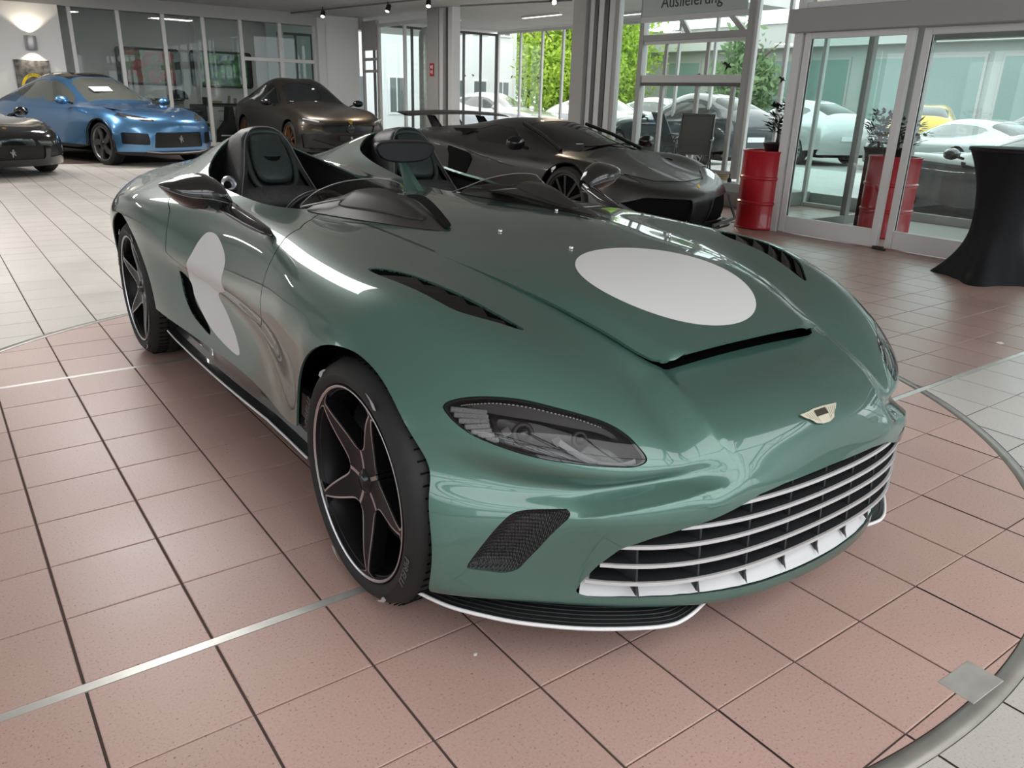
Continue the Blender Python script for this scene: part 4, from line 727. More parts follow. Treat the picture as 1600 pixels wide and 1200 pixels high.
# ---- front splitter and side skirts
def lerp_path(P, n=6): return smooth_poly(P, n, False)
for s in (-1, 1):
    outer = lerp_path([(.935, -.21), (.93, -.235), (.899, -.318), (.85, -.395), (.785, -.476), (.685, -.568), (.60, -.628), (.53, -.669), (.49, -.686), (.455, -.693), (.40, -.688), (.335, -.672)], 5)
    inner = [(x*.93-.01, y+.10) for x, y in outer]; V_ = []; F_ = []; n = len(outer)
    for (x, y), (xi, yi) in zip(outer, inner): V_ += [(s*x, y, .133), (s*x, y, .143), (s*xi, yi, .150), (s*xi, yi, .133)]
    for i in range(n-1):
        for q_ in range(4): F_.append((i*4+q_, i*4+(q_+1) % 4, i*4+4+(q_+1) % 4, i*4+4+q_))
    F_ += [(3, 2, 1, 0), (n*4-4, n*4-3, n*4-2, n*4-1)]
    sp = mesh_from('front_splitter', V_, F_, CARBON, car, False)
    tag(MB().tube([(s*x*1.002, y-.001, .140) for x, y in outer], .0052, 6).build('edge_line', WLINE, sp, True), 'thin white edge line')
    mb = MB()
    for t in np.arange(.12, .95, .13):
        q_ = [(s*(x+(xi-x)*t), y+(yi-y)*t, .144+.007*t) for (x, y), (xi, yi) in zip(outer, inner)]
        mb.tube(q_, .0016, 4)
    tag(mb.build('carbon_ribs', SATIN, sp), kind='stuff')
    so = lerp_path([(.915, 2.42), (.925, 2.2), (.93, 1.84), (.935, 1.5), (.935, 1.25), (.93, 1.05), (.925, .9), (.915, .74), (.905, .58)], 5); V_, F_ = [], []
    for i, (x, y) in enumerate(so):
        zb = float(np.interp(y, [.58, .75, .9, 1.25, 1.85, 2.42], [.195, .213, .226, .220, .200, .192])); zt = float(np.interp(y, [.5, .62, .73, .92, 1.28, 1.7, 2.2, 2.42], [.30, .31, .335, .362, .365, .36, .30, .25])); xt = float(np.interp(y, [.5, .73, .92, 2.0, 2.42], [.93, .92, .915, .925, .94]))
        V_ += [(s*(x-.05), y, zb-.008), (s*x, y, zb-.004), (s*x, y, zb+.004), (s*(x-.035), y, zb+.012), (s*(x-.045), y, zb+.04), (s*(xt-.012), y, zt), (s*(xt-.03), y, zt+.02)]
        if i:
            for q_ in range(6): F_.append(((i-1)*7+q_, (i-1)*7+q_+1, i*7+q_+1, i*7+q_))
    sk = mesh_from('side_skirt', V_, F_, CARBON, car); autosmooth(sk, 30)
    tag(MB().tube([(s*(x+.001), y, float(np.interp(y, [.58, .75, .9, 1.25, 1.85, 2.42], [.195, .213, .226, .220, .200, .192]))) for x, y in so], .0048, 6).build('edge_line', WLINE, sk, True), 'thin white edge line')
# underbody, wheel wells
mb = MB(); mb.prism([(-.40, -.60), (.40, -.60), (.66, -.36), (.66, 3.3), (-.66, 3.3), (-.66, -.36)], .17, .20); mb.build('underbody', VOID, car)
for s in (-1, 1):
    for yc, zc in ((.07, .325), (2.70, .345)):
        M = Matrix.Translation((s*.56, yc, zc)) @ Matrix.Rotation(s*math.pi/2, 4, 'Y')
        MB().lathe([(.05, 0), (.408, 0), (.408, .33)], 40, M, False, *((-math.pi/2-.3, math.pi/2+.3) if s < 0 else (math.pi/2-.3, 3*math.pi/2+.3))).build('wheel_well', VOID, car, True)
# ---- wheels
LETTER = mat('tyre_lettering', (.10, .10, .10), .6); TMARK = mat('tyre_mark', (.42, .42, .42), .5)
def bend(V_, r0): return np.array([((r0+y)*math.sin(x/r0), (r0+y)*math.cos(x/r0), z) for x, y, z in V_])
def hero_wheel(R, W, rot):
    "wheel with axis along +z, outer face up"
    h = empty('wheel'); w2 = W/2; rl = .272
    tyre = MB().lathe([(.250, -w2+.02), (.285, -w2), (R-.045, -w2-.004), (R-.014, -w2+.022), (R-.002, -w2+.055), (R-.002, -.075), (R-.010, -.073), (R-.010, -.061), (R, -.059), (R, -.008), (R-.009, -.006), (R-.009, .006), (R, .008), (R, .059), (R-.010, .061), (R-.010, .073), (R-.002, .075), (R-.002, w2-.055), (R-.014, w2-.022), (R-.030, w2-.006), (R-.045, w2+.004), (.298, w2+.003), (.284, w2-.004), (.276, w2-.014), (.262, w2-.02)], 96, None, False).build('tyre', RUBBER, h); autosmooth(tyre, 30)
    mb = MB()
    for k in range(72):
        a = 2*math.pi*k/72
        for sg in (-1, 1):
            M = Matrix.Rotation(a+(.02 if sg > 0 else 0), 4, 'Z'); mb.box((R-.0035, -.0022, sg*w2-sg*.058-.022), (R-.0008, .0022, sg*w2-sg*.058+.022), 0, M)
    tag(mb.build('tread_sipes', VOID, tyre), kind='stuff')
    for a0 in (-1.95-rot, -1.95-rot+math.pi):
        V_, F_ = text_mesh('PIRELLI', .030, .0006); V_[:, 0] *= 1.15; B = bend(V_, .316); B[:, 2] += w2+.0035; M = Matrix.Rotation(a0+rot, 4, 'Z'); mesh_from('lettering', [M @ Vector(b) for b in B], F_, LETTER, tyre, False)
        for da in (-.66, 1.5):
            P_ = [(-.034, .006), (-.02, .009), (.012, .010), (.030, .004), (.018, -.006), (.006, -.004), (-.008, .003), (-.022, .004)]; B = bend([(x*(1 if da > 0 else -1), y, 0) for x, y in P_], .318); B[:, 2] += w2+.0042
            M = Matrix.Rotation(a0+rot+da, 4, 'Z'); tag(mesh_from('sidewall_mark', [M @ Vector(b) for b in B], [tuple(range(8))], TMARK, tyre, False), 'pale sidewall mark')
    MB().lathe([(.278, w2-.012), (.280, w2-.004), (.274, w2-.002), (.268, w2-.008), (.262, w2-.03), (.252, w2-.05), (.246, -w2+.02), (.262, -w2+.01)], 72, None, False).build('rim', WHEELBLACK, h, True)
    MB().lathe([(.2695, w2-.0065), (.2735, w2-.0018), (.2765, w2-.0022), (.2778, w2-.0045)], 72, None, False).build('rim_edge', SILVER, h, True)
    nr, na = 46, 240; rr = np.linspace(.03, .270, nr); aa = np.linspace(0, 2*math.pi, na+1)
    Rg, Ag = np.meshgrid(rr, aa, indexing='ij'); Z = w2-.008-.030*(1-smoothstep(.05, .26, Rg)); Vg = np.stack([Rg*np.sin(Ag), Rg*np.cos(Ag), Z, Rg, Ag], -1).reshape(-1, 5); Tg = grid_tris(nr, na+1)
    if normals(Vg[:, :3], Tg)[nr*10][2] < 0: Tg = Tg[:, ::-1]
    def spoke(Q):
        r = Q[:, 3]; a = (Q[:, 4]-rot) % (2*math.pi/5); a = np.minimum(a, 2*math.pi/5-a); go = (r*.628-.006)*np.clip((r-.092)/.173, 0, 1)**.30-.05*np.clip((r-.252)/.018, 0, 1)**2; return a*r-(r*math.pi/5-go)
    Vs, Tout, Tin = clip(Vg, Tg, spoke(Vg)); Vs2, Te, Tc = clip(*compact(Vs, Tin), spoke(compact(Vs, Tin)[0])+.0055)
    edge = compact(Vs2, Te); corep = compact(Vs2, Tc)
    sp = finish('spokes', *corep, WHEELBLACK, h, .0, 0, 50); finish('spoke_edge', *edge, SILVER, sp, .004, 0, 50)
    Vw = edge[0].copy(); Vw[:, 2] -= .003; finish('spoke_side', Vw, edge[1], WHEELBLACK, sp, .0, 0, 60, vec=(0, 0, -.045))
    MB().lathe([(.0, w2-.026), (.020, w2-.027), (.024, w2-.034), (.036, w2-.036), (.040, w2-.046)], 30, None, False).build('centre_lock', BLACK, h, True)
    MB().lathe([(.09, -.012), (.205, -.012), (.205, .012), (.09, .012)], 48, None, False).build('brake_disc', DISCM, h, False)
    MB().lathe([(.02, -.03), (.10, -.03), (.10, .03), (.02, .03)], 30, None, False).build('hub', SATIN, h, True)
    cal = MB().lathe([(.15, -.035), (.235, -.035), (.235, .035), (.15, .035)], 16, None, False, 1.9, 3.0).build('caliper', SATIN, h, True)
    MB().lathe([(.004, 0), (.245, 0)], 40, Matrix.Translation((0, 0, -.05)), False).build('wheel_back', VOID, h)
    return h
for s in (-1, 1):
    for yc, R, W, x in ((.045, .352, .28, .984), (2.70, .356, .30, .992)):
        hw = hero_wheel(R, W, .42 if yc < 1 else .2); hw.parent = car
        hw.matrix_world = Matrix.Translation((s*(x-W/2), yc, R-.002)) @ Matrix(((0, 0, s, 0), (1, 0, 0, 0), (0, 1, 0, 0), (0, 0, 0, 1))) @ (Matrix.Identity(4) if s > 0 else Matrix.Scale(-1, 4, (1, 0, 0)))
# ---- cockpit
for s in (-1, 1):
    co = empty('cockpit'); co.parent = car; cx = s*.40
    rv, rt = rims[0 if s < 0 else 1]; N_ = normals(rv[:, :3], rt)
    E = boundary(rt); idx = {}; X = []; F = []
    for a, b in E:
        for i in (int(a), int(b)):
            if i not in idx: idx[i] = len(X); p = rv[i, :3]; X += [p-np.array([0, 0, .004]), p-np.array([0, 0, .03]), p+np.array([(cx-p[0])*.04, 0, -.20]), p*np.array([1, 1, 0])+np.array([(cx-p[0])*.1, 0, .42])]
        A, B = idx[int(a)], idx[int(b)]
        for q_ in range(3): F.append((A+q_, B+q_, B+q_+1, A+q_+1))
    mesh_from('cockpit_trim', X, F, BLEATHER, co)
    MB().box((cx-.33, 1.0, .40), (cx+.33, 2.5, .425)).build('cockpit_floor', VOID, co)
    # edge bead
    loop = smooth_poly(COCK, 1); 
    # headrest fairing: front hoop lofted back to the hump
    hoop = [(-.205, .86), (-.178, .93), (-.150, 1.0), (-.128, 1.07), (-.108, 1.13), (-.078, 1.172), (-.036, 1.193), (.036, 1.193), (.078, 1.172), (.108, 1.13), (.128, 1.07), (.150, 1.0), (.178, .93), (.205, .86)]
    hoop = smooth_poly(hoop, 3, False); ang = np.linspace(0, 1, len(hoop)); V_, F_ = [], []; nh = len(hoop)
    fy = lambda z: 2.05+(z-.9)*.62
    back = [(cx+.27*math.cos(a)*1.0, 2.28+.17*math.sin(a), 0) for a in np.linspace(math.pi, 0, nh)]
    for i, (hx, z) in enumerate(hoop):
        y = fy(z); e = math.sin(math.pi*i/(nh-1)); inner = .80 if z > 1.0 else .86
        V_ += [(cx+hx*inner, y-.004, .9+(z-.9)*.93), (cx+hx*.97, y-.008, z-.004), (cx+hx*1.0, y+.004, z), (cx+hx*1.02, y+.05, z-.003), (cx+hx*1.02, y+.16, z-.016), (cx+hx*.97, y+.34, z-.06)]
        if i:
            for q_ in range(5): F_.append(((i-1)*6+q_, i*6+q_, i*6+q_+1, (i-1)*6+q_+1))
    hr = autosmooth(mesh_from('headrest_fairing', V_, F_, BLEATHER, co), 60)
    tag(MB().tube([(cx+hx*.985, fy(z)-.008, z-.003) for hx, z in hoop], .0028, 5).build('edge_bead', mat('bead_grey', (.16, .165, .16), .35), hr, True), 'grey edge bead')
    # seat back panel inside the hoop
    V_ = [(cx+hx*.82, fy(z)+.03, .9+(z-.9)*.93) for hx, z in hoop]; V_.append((cx, fy(1.0)+.035, 1.0)); F_ = [(i, i+1, nh) for i in range(nh-1)]+[(nh-1, 0, nh)]
    MB().add(V_, F_).build('seat_back', SATIN, co, True)
    # green head pad: rounded tapered cushion
    pad = smooth_poly([(-.062, .215), (.062, .215), (.082, .17), (.095, .09), (.085, .025), (.05, -.005), (-.05, -.005), (-.085, .025), (-.095, .09), (-.082, .17)], 4); V_, F_ = [], []; npd = len(pad)
    for k, (sc, dp) in enumerate(((1.0, .035), (1.0, .0), (.93, -.014), (.7, -.026), (.35, -.031))):
        for (px_, pz_) in pad:
            zz = .945+(.09+(pz_-.09)*sc); V_.append((cx+px_*sc, fy(zz)+dp, zz))
        if k:
            for i in range(npd): F_.append(((k-1)*npd+i, (k-1)*npd+(i+1) % npd, k*npd+(i+1) % npd, k*npd+i))
    F_.append(tuple(range(4*npd, 5*npd))); hpad = mesh_from('head_pad', V_, F_, LEATHER, co)
    wing = [(-.045, .012), (-.02, .010), (.02, .010), (.045, .012), (.03, -.004), (.012, -.010), (-.012, -.010), (-.03, -.004)]
    mesh_from('wing_emblem', [(cx+x, fy(1.05+z)-.032, 1.05+z) for x, z in wing], [tuple(range(8))], VOID, hpad, False)
    ring = smooth_poly([(-.085, .20), (.085, .20), (.112, .08), (.10, -.01), (.05, -.045), (-.05, -.045), (-.10, -.01), (-.112, .08)], 4)
    tag(MB().tube([(cx+x, fy(.955+z)+.012, .955+z) for x, z in ring], .016, 8, True).build('pad_surround', LEATHER, co, True), 'dark green pad surround')
    # seat shell with a dark opening
    sh = smooth_poly([(-.30, .66), (-.27, .80), (-.20, .89), (-.12, .925), (.12, .925), (.20, .89), (.27, .80), (.30, .66)], 4, False); V_, F_ = [], []
    for i, (x, z) in enumerate(sh):
        V_ += [(cx+x, 1.97+(z-.66)*.3, z), (cx+x*.72, 1.93+(z-.66)*.3, .66+(z-.66)*.70), (cx+x*.60, 2.02, .62+(z-.66)*.62), (cx+x*.5, 2.12, .60+(z-.66)*.5)]
        if i:
            for q_ in range(3): F_.append(((i-1)*4+q_, (i-1)*4+q_+1, i*4+q_+1, i*4+q_))
    mesh_from('seat_shell', V_, F_, BLEATHER, co)
    MB().box((cx-.22, 1.62, .46), (cx+.22, 2.08, .56), .03).build('seat_cushion', LEATHER, co, True)
    MB().tube([(cx-.27*s*0-.26, 1.6, .80), (cx-.26, 1.9, .78), (cx-.25, 2.05, .74)], .03, 8).build('side_bolster', BLEATHER, co, True)
    if s < 0:
        th = np.linspace(0, 2*math.pi, 33)[:-1]; sw = MB().tube([(cx+.165*math.cos(a), 1.60-.045*math.sin(a), .80+.15*math.sin(a)) for a in th], .014, 8, True).build('steering_wheel', BLEATHER, co, True)
        mb = MB(); mb.bar((cx-.16, 1.6, .80), (cx+.16, 1.6, .80), .03, .015); mb.bar((cx, 1.6, .8), (cx, 1.64, .66), .03, .015); mb.lathe([(0.001, 0), (.05, 0), (.05, .03), (0.001, .03)], 20, Matrix.Translation((cx, 1.57, .80)) @ Matrix.Rotation(-math.pi/2, 4, 'X')); mb.build('wheel_hub', SATIN, sw)
        bz = MB().lathe([(.018, .0), (.034, .010), (.036, .024), (.030, .036)], 20, Matrix.Translation((-.655, 2.02, .945)) @ Matrix.Rotation(1.25, 4, 'X'), False).build('air_vent_ring', SILVER, co, True)
    # dashboard pod in front of the screen and the clear wind deflector
    pod = smooth_poly([(.355, .60), (.30, .72), (.235, .92), (.175, 1.10), (.135, 1.27), (.24, 1.33), (.40, 1.30), (.56, 1.29), (.585, 1.22), (.565, 1.08), (.525, .92), (.455, .74), (.40, .64)], 4)*np.array([s, 1])
    _o, pp = cut(HV, HT, lambda Q: fxy(Q, pod, keep=lambda W: (W[:, 2] > .8) & (W[:, 1] > .4) & (W[:, 1] < 1.6)))
    q_ = pp[0].copy(); sd = -fxy(q_, pod); q_[:, 2] += .052*smoothstep(.60, 1.12, q_[:, 1])**.8*(1-(1-np.clip(sd/.15, 0, 1))**2)+.003
    podo = finish('wind_pod', q_, pp[1], GUN, car, .012)
    bl = smooth_poly([(.47, 1.16), (.52, 1.10), (.495, .99), (.44, .86), (.385, .745), (.345, .735), (.325, .80), (.30, .93), (.30, 1.08), (.36, 1.16)], 3)*np.array([s, 1])
    _o, pp = cut(q_, pp[1], lambda Q: fxy(Q, bl)); b_ = pp[0].copy(); sd = -fxy(b_, bl); b_[:, 2] += .006+.020*np.clip(sd/.06, 0, 1); finish('pod_blade', b_, pp[1], GUN, podo, .0, 0, 38, vec=(0, 0, -.012))
    rimb = [(x, y) for x, y in bl]; 
    slot = smooth_poly([(.225, 1.12), (.245, .98), (.29, .80), (.335, .65), (.35, .605), (.325, .60), (.29, .67), (.235, .83), (.19, .98), (.165, 1.10)], 3)*np.array([s, 1])
    _o, pp = cut(HV, HT, lambda Q: fxy(Q, slot, keep=lambda W: (W[:, 2] > .8) & (W[:, 1] > .4) & (W[:, 1] < 1.6))); k_ = pp[0].copy(); k_[:, 2] += .009+.022*smoothstep(.65, 1.05, k_[:, 1])
    finish('pod_slot', k_, pp[1], VOID, podo, .0)
    t = np.linspace(0, 1, 41); V_, F_ = [], []
    low = smooth_poly([(.590, 1.31, .926), (.575, 1.22, .945), (.53, 1.13, .968), (.45, 1.07, .985), (.35, 1.05, .990), (.255, 1.09, .984), (.19, 1.18, .965), (.125, 1.33, .945)], 6, False)
    upp = smooth_poly([(.588, 1.315, .930), (.573, 1.275, .962), (.545, 1.215, 1.000), (.465, 1.16, 1.035), (.34, 1.15, 1.042), (.225, 1.18, 1.022), (.155, 1.24, .985), (.12, 1.335, .948)], 6, False)
    for i, (a, b) in enumerate(zip(low, upp)):
        m_ = (a+b)/2+np.array([0, -.008, .004]); V_ += [(a[0]*s, a[1], a[2]), (m_[0]*s, m_[1], m_[2]), (b[0]*s, b[1], b[2])]
        if i:
            for q2 in range(2): F_.append(((i-1)*3+q2, i*3+q2, i*3+q2+1, (i-1)*3+q2+1))
    df = mesh_from('wind_deflector', V_, F_, SMOKE, car); tag(df, 'clear smoked wind deflector')
    MB().tube([(b[0]*s, b[1], b[2]) for b in upp], .0024, 5).build('screen_edge', mat('screen_edge', (.22, .22, .215), .25), df, True)
    MB().tube([(b[0]*s, b[1], b[2]) for b in low], .0040, 5).build('screen_base', mat('screen_base', (.22, .21, .20), .2, .4), df, True)
# ---- mirrors
for s in (-1, 1):
    me_ = empty('door_mirror'); me_.parent = car; V_, F_ = [], []; sec = [(.872, .929, .984, .050), (.90, .922, 1.034, .075), (.944, .926, 1.063, .092), (.977, .934, 1.069, .096), (1.03, .950, 1.062, .088), (1.075, .982, 1.050, .068), (1.10, 1.008, 1.042, .040), (1.114, 1.026, 1.036, .012)]; n = 20
    sec = [tuple(q_) for q_ in smooth_poly(sec, 3, False)]
    for i, (x, z0, z1, d) in enumerate(sec):
        zc = (z0+z1)/2; hh = (z1-z0)/2
        for k in range(n):
            a = 2*math.pi*k/n; ca, sa = math.cos(a), math.sin(a); V_.append((s*x, 1.30-(d*ca if ca > 0 else d*.25*ca), zc+hh*sa))
        if i:
            for k in range(n): F_.append(((i-1)*n+k, (i-1)*n+(k+1) % n, i*n+(k+1) % n, i*n+k))
    F_ += [tuple(range(n)), tuple((len(sec)-1)*n+k for k in range(n))]
    cap = mesh_from('mirror_shell', V_, F_, mat('mirror_black', (.011, .010, .010), .10, 0, 1.0), me_); autosmooth(cap, 60)
    MB().tube([(s*x, 1.302-d*.985, z0+(z1-z0)*.40) for x, z0, z1, d in sec[2:-1]], .002, 5).build('mirror_seam', mat('bead_grey', (.16, .165, .16), .35), cap, True)
    mb = MB(); mb.tube([(s*.834, .965, .882), (s*.84, 1.02, .892), (s*.856, 1.11, .908), (s*.878, 1.20, .930), (s*.90, 1.275, .955)], [.008, .024, .033, .036, .038], 12, flat=.6); mb.build('mirror_arm', mat('mirror_black', (.011, .010, .010), .10, 0, 1.0), me_, True)
rm = empty('rear_view_mirror'); rm.parent = car
MB().prism([(x, z) for x, z in smooth_poly([(-.132, .038), (-.08, .05), (.08, .05), (.128, .036), (.135, .012), (.105, -.028), (.04, -.042), (-.05, -.042), (-.11, -.026), (-.138, .010)], 4)], -.03, .02, Matrix.Translation((.005, 1.53, 1.113)) @ Matrix.Rotation(-.18, 4, 'Z') @ Matrix.Rotation(math.pi/2+.16, 4, 'X'), .008).build('mirror_head', SATIN, rm, False)
mb = MB(); mb.add([(-.016, 1.36, .945), (.016, 1.36, .945), (.013, 1.50, .948), (-.013, 1.50, .948), (-.010, 1.535, 1.070), (.010, 1.535, 1.070), (.008, 1.570, 1.068), (-.008, 1.570, 1.068)], [(0, 1, 5, 4), (1, 2, 6, 5), (2, 3, 7, 6), (3, 0, 4, 7), (4, 5, 6, 7)]); mb.build('mirror_stalk', GREEN, rm)
# ---- badge and bonnet pins
bd = empty('wing_badge'); bd.parent = car; o_ = Vector(hp(7.84, NVH, .004)); nz = (Vector(hp(7.84, NVH, .1))-o_).normalized(); ux = Vector((1, 0, 0)); uy = nz.cross(ux)
Mb = Matrix(((ux.x, uy.x, nz.x, o_.x), (ux.y, uy.y, nz.y, o_.y), (ux.z, uy.z, nz.z, o_.z), (0, 0, 0, 1)))
IVORY = mat('badge_ivory', (.70, .66, .52), .3, .6)
feath = [(-.080, .018), (-.045, .019), (-.022, .022), (.022, .022), (.045, .020), (.080, .018), (.066, .005), (.050, -.004), (.038, -.017), (.014, -.024), (-.014, -.024), (-.038, -.017), (-.050, -.004), (-.066, .005)]
MB().prism(feath, -.001, .003, Mb, .0008).build('wings', IVORY, bd); MB().prism([(-.024, -.002), (.024, -.002), (.024, .016), (-.024, .016)], .002, .0042, Mb).build('name_plate', mat('badge_plate', (.05, .045, .03), .3, .5), bd)
mb = MB()
for sx in (-1, 1):
    for k in range(5): mb.bar(Mb @ Vector((sx*(.028+k*.009), .014, .0031)), Mb @ Vector((sx*(.022+k*.0075), -.019+k*.0045, .0031)), .0008, .0004, up=nz)
mb.build('feather_lines', mat('badge_plate'), bd)
for u, v in ((13.677, 10.024), (14.466, 12.338), (12.828, 10.449), (13.159, 13.72)):
    o_ = Vector(hp(u, v, .002)); o_.z += float(lift(np.array([[o_.x, o_.y, 0]]))[0]); MB().lathe([(.0075, 0), (.0075, .004), (.005, .0065), (.0004, .007)], 12, Matrix.Translation(o_), False).build('bonnet_pin', CHROME, bonnet, True)
for s in (-1, 1):   # raised deck panel marks behind the seats
    pass
# ---------- props ----------
REDM = mat('drum_red', (.42, .012, .022), .30, 0, .4); BLKP = mat('pot_black', (.012, .012, .013), .5); LEAFD = noise_tint(mat('dark_leaf', (.02, .035, .018), .45), (.012, .022, .012), (.035, .06, .026), 25)
def drum(x, y, lab, h=.88, r=.275):
    d = empty('oil_drum', (x, y, 0)); tag(d, lab, 'drum')
    prof = [(r-.012, 0), (r, .004), (r+.004, .012), (r, .022), (r-.003, .03)]
    for zc in (.30, .58): prof += [(r-.003, zc-.022), (r+.009, zc-.008), (r+.009, zc+.008), (r-.003, zc+.022)]
    prof += [(r-.003, h-.03), (r+.004, h-.016), (r+.004, h-.004), (r-.004, h), (r-.012, h-.004), (r-.014, h-.02), (0, h-.02)]
    o = MB().lathe(prof, 56, None, False).build('drum_body', REDM, d, True); autosmooth(o, 40)
    MB().lathe([(0, 0), (.03, 0), (.03, .012), (0, .012)], 14, Matrix.Translation((.14, .08, h-.02))).build('bung', BLKP, d); return d
def shrub(x, y, z, lab, r=.2, h=.42, seed=1, n=230, stem=.12):
    g = np.random.default_rng(seed); s_ = empty('potted_shrub', (x, y, z)); tag(s_, lab, 'plant')
    MB().lathe([(.0, 0), (.12, 0), (.15, .09), (.155, .10), (.14, .10), (.13, .08), (.0, .08)], 24, None, False).build('pot', BLKP, s_, True)
    mb = MB(); mb.tube([(0, 0, .06), (.01, 0, .06+stem), (0, .01, .06+stem+h*.5)], [.022, .017, .008], 7)
    for k in range(7): a = k*.9; mb.tube([(0, 0, .08+stem+.03*k), (r*.6*math.cos(a), r*.6*math.sin(a), .12+stem+h*.1*k*.7+.08)], [.008, .004], 5)
    mb.build('stem', mat('bark'), s_, True)
    for k in range(n):
        a = g.uniform(0, 2*math.pi); t = g.uniform(0, 1); rr = r*math.sqrt(g.uniform(.05, 1))*(1-.35*abs(2*t-.9)); c = Vector((rr*math.cos(a), rr*math.sin(a), .08+stem+t*h)); d = Vector((math.cos(a)+g.normal()*.5, math.sin(a)+g.normal()*.5, g.uniform(-.2, .8))).normalized(); sd = d.cross(Vector((0, 0, 1))).normalized(); up = sd.cross(d); L = g.uniform(.055, .095)
        if k == 0 or k % 40 == 0:
            V_ = [(0, 0, 0), (.28, .35, .05), (.0, 1, 0), (-.28, .35, .05), (0, .45, -.06)]; lo = mesh_from('leaf', V_, [(0, 1, 4), (1, 2, 4), (2, 3, 4), (3, 0, 4)], LEAFD, s_, False); me_ = lo.data
        else: lo = bpy.data.objects.new('leaf', me_); C.objects.link(lo); lo.parent = s_
        lo.matrix_local = Matrix(((sd.x*L, d.x*L, up.x*L, c.x), (sd.y*L, d.y*L, up.y*L, c.y), (sd.z*L, d.z*L, up.z*L, c.z), (0, 0, 0, 1)))
    return s_
drum(6.16, 4.12, 'red oil drum standing left of the white door frame'); shrub(6.30, 4.12, .862, 'dark leafy shrub in a black pot on the drum left of the door frame', .15, .34, 3, 200, .10)
drum(6.95, 3.02, 'red oil drum inside the glass vestibule behind the sliding doors'); shrub(6.95, 3.02, .862, 'dark spreading shrub in a black pot on the drum inside the vestibule', .30, .26, 5, 280, .05)
def ghost(x, y, lab):
    p_ = empty('ghost_drum', (x, y, 0)); tag(p_, lab, 'ghost'); MB().box((-.09, -.09, 0), (.09, .09, .84), .01).build('ghost_column', mat('ghost_drum_red', (.055, .012, .014), .4), p_); return p_  # solid copy of the drum's reflection in the glass
ghost(7.35, 3.48, 'drum reflection built as a narrow dark planter behind the left door pane'); shrub(7.35, 3.48, .84, 'plant reflection built as a dark clipped shrub on the narrow planter behind the left door pane', .17, .36, 8, 220, .06)  # drum and plant mirrored in the glass, built as solid objects
# black stretch-cover cocktail table
ct = empty('cocktail_table', (5.55, 1.24, 0)); tag(ct, 'tall cocktail table under a tight black stretch cover by the entrance', 'table'); CLOTH = mat('stretch_black', (.006, .0065, .008), .62, 0, 0, .3); V_, F_ = [], []; n = 64; m_ = 26
for i in range(m_+1):
    t = i/m_; z = 1.085*t
    for k in range(n):
        a = 2*math.pi*k/n; rt = .345; w = .5+.5*math.cos(4*a); foot = .30+.155*w**2.2; waist = .205
        if t < .44: u = t/.44; r_ = foot+(waist-foot)*(1-(1-u)**2.1)
        else: u = (t-.44)/.56; r_ = waist+(rt-waist)*u**2.3
        V_.append((r_*math.cos(a+.2), r_*math.sin(a+.2), z))
    if i:
        for k in range(n): F_.append(((i-1)*n+k, (i-1)*n+(k+1) % n, i*n+(k+1) % n, i*n+k))
cv = mesh_from('stretch_cover', V_, F_, CLOTH, ct); MB().lathe([(.0, 1.09), (.335, 1.09), (.346, 1.086), (.345, 1.06)], 64, None, False).build('table_top', CLOTH, ct, True)
# aluminium sling chair on the bay platform
def sling_chair(x, y, z, rz, lab, m_):
    c = empty('sling_chair', (x, y, z), rz); tag(c, lab, 'chair'); AL = mat('chair_frame', (.09, .09, .09), .35, .5)
    for s_ in (-1, 1):
        MB().tube([(s_*.26, -.10, .40), (s_*.26, .10, .52), (s_*.25, .34, 1.0)], .014, 8).build('side_rail', AL, c, True); MB().tube([(s_*.27, -.42, .64), (s_*.28, .02, .63), (s_*.27, .24, .66)], .014, 8).build('armrest', AL, c, True)
        MB().tube([(s_*.27, -.18, .62), (s_*.28, -.42, 0)], .013, 8).build('leg', AL, c, True); MB().tube([(s_*.27, -.16, .60), (s_*.28, .22, 0)], .013, 8).build('leg', AL, c, True)
    MB().add([(-.24, -.38, .42), (.24, -.38, .42), (.25, .04, .40), (-.25, .04, .40), (-.25, .10, .50), (.25, .10, .50), (.24, .34, 1.0), (-.24, .34, 1.0)], [(0, 1, 2, 3), (3, 2, 5, 4), (4, 5, 6, 7)]).build('sling', m_, c, False); MB().bar((-.26, .34, 1.0), (.26, .34, 1.0), .03, .03).build('top_rail', AL, c); return c
sling_chair(8.15, 7.0, .20, -.95, 'grey sling armchair on the low platform behind the wedge-shaped car', mat('sling_grey', (.11, .105, .095), .7)); sling_chair(9.7, 8.9, .18, 1.2, 'dark chair beyond the delivery bay glass', mat('sling_dark', (.03, .035, .035), .6))
bk = empty('woven_basket', (7.95, 6.25, .20)); tag(bk, 'small tan basket on the low platform', 'basket'); o = MB().lathe([(.0, 0), (.10, 0), (.15, .16), (.14, .16), (.095, .012), (.0, .012)], 24, None, False).build('basket_body', noise_tint(mat('wicker', (.30, .22, .13), .8), (.24, .17, .10), (.36, .27, .17), 40), bk, True); MB().tube([(.145*math.cos(a), .145*math.sin(a), .16) for a in np.linspace(0, 2*math.pi, 25)[:-1]], .009, 6, True).build('rim', mat('wicker'), bk, True)
bx_ = empty('clear_case', (7.55, 5.62, .20)); tag(bx_, 'pale glass display case lying on the platform beside the drum', 'case'); MB().box((-.15, -.45, 0), (.15, .45, .12), .004).build('case_body', mat('case_pale', (.50, .56, .54), .15, 0, .6), bx_); MB().lathe([(.03, 0), (.03, .05), (.012, .06), (.008, .12), (0, .12)], 14, Matrix.Translation((0, .12, .12)), False).build('bottle_top', BLKP, bx_, True)
tb = empty('black_bag', (6.9, 4.62, 0)); tag(tb, 'dark rounded bag slumped behind the red drum', 'bag'); V_, F_ = [], []
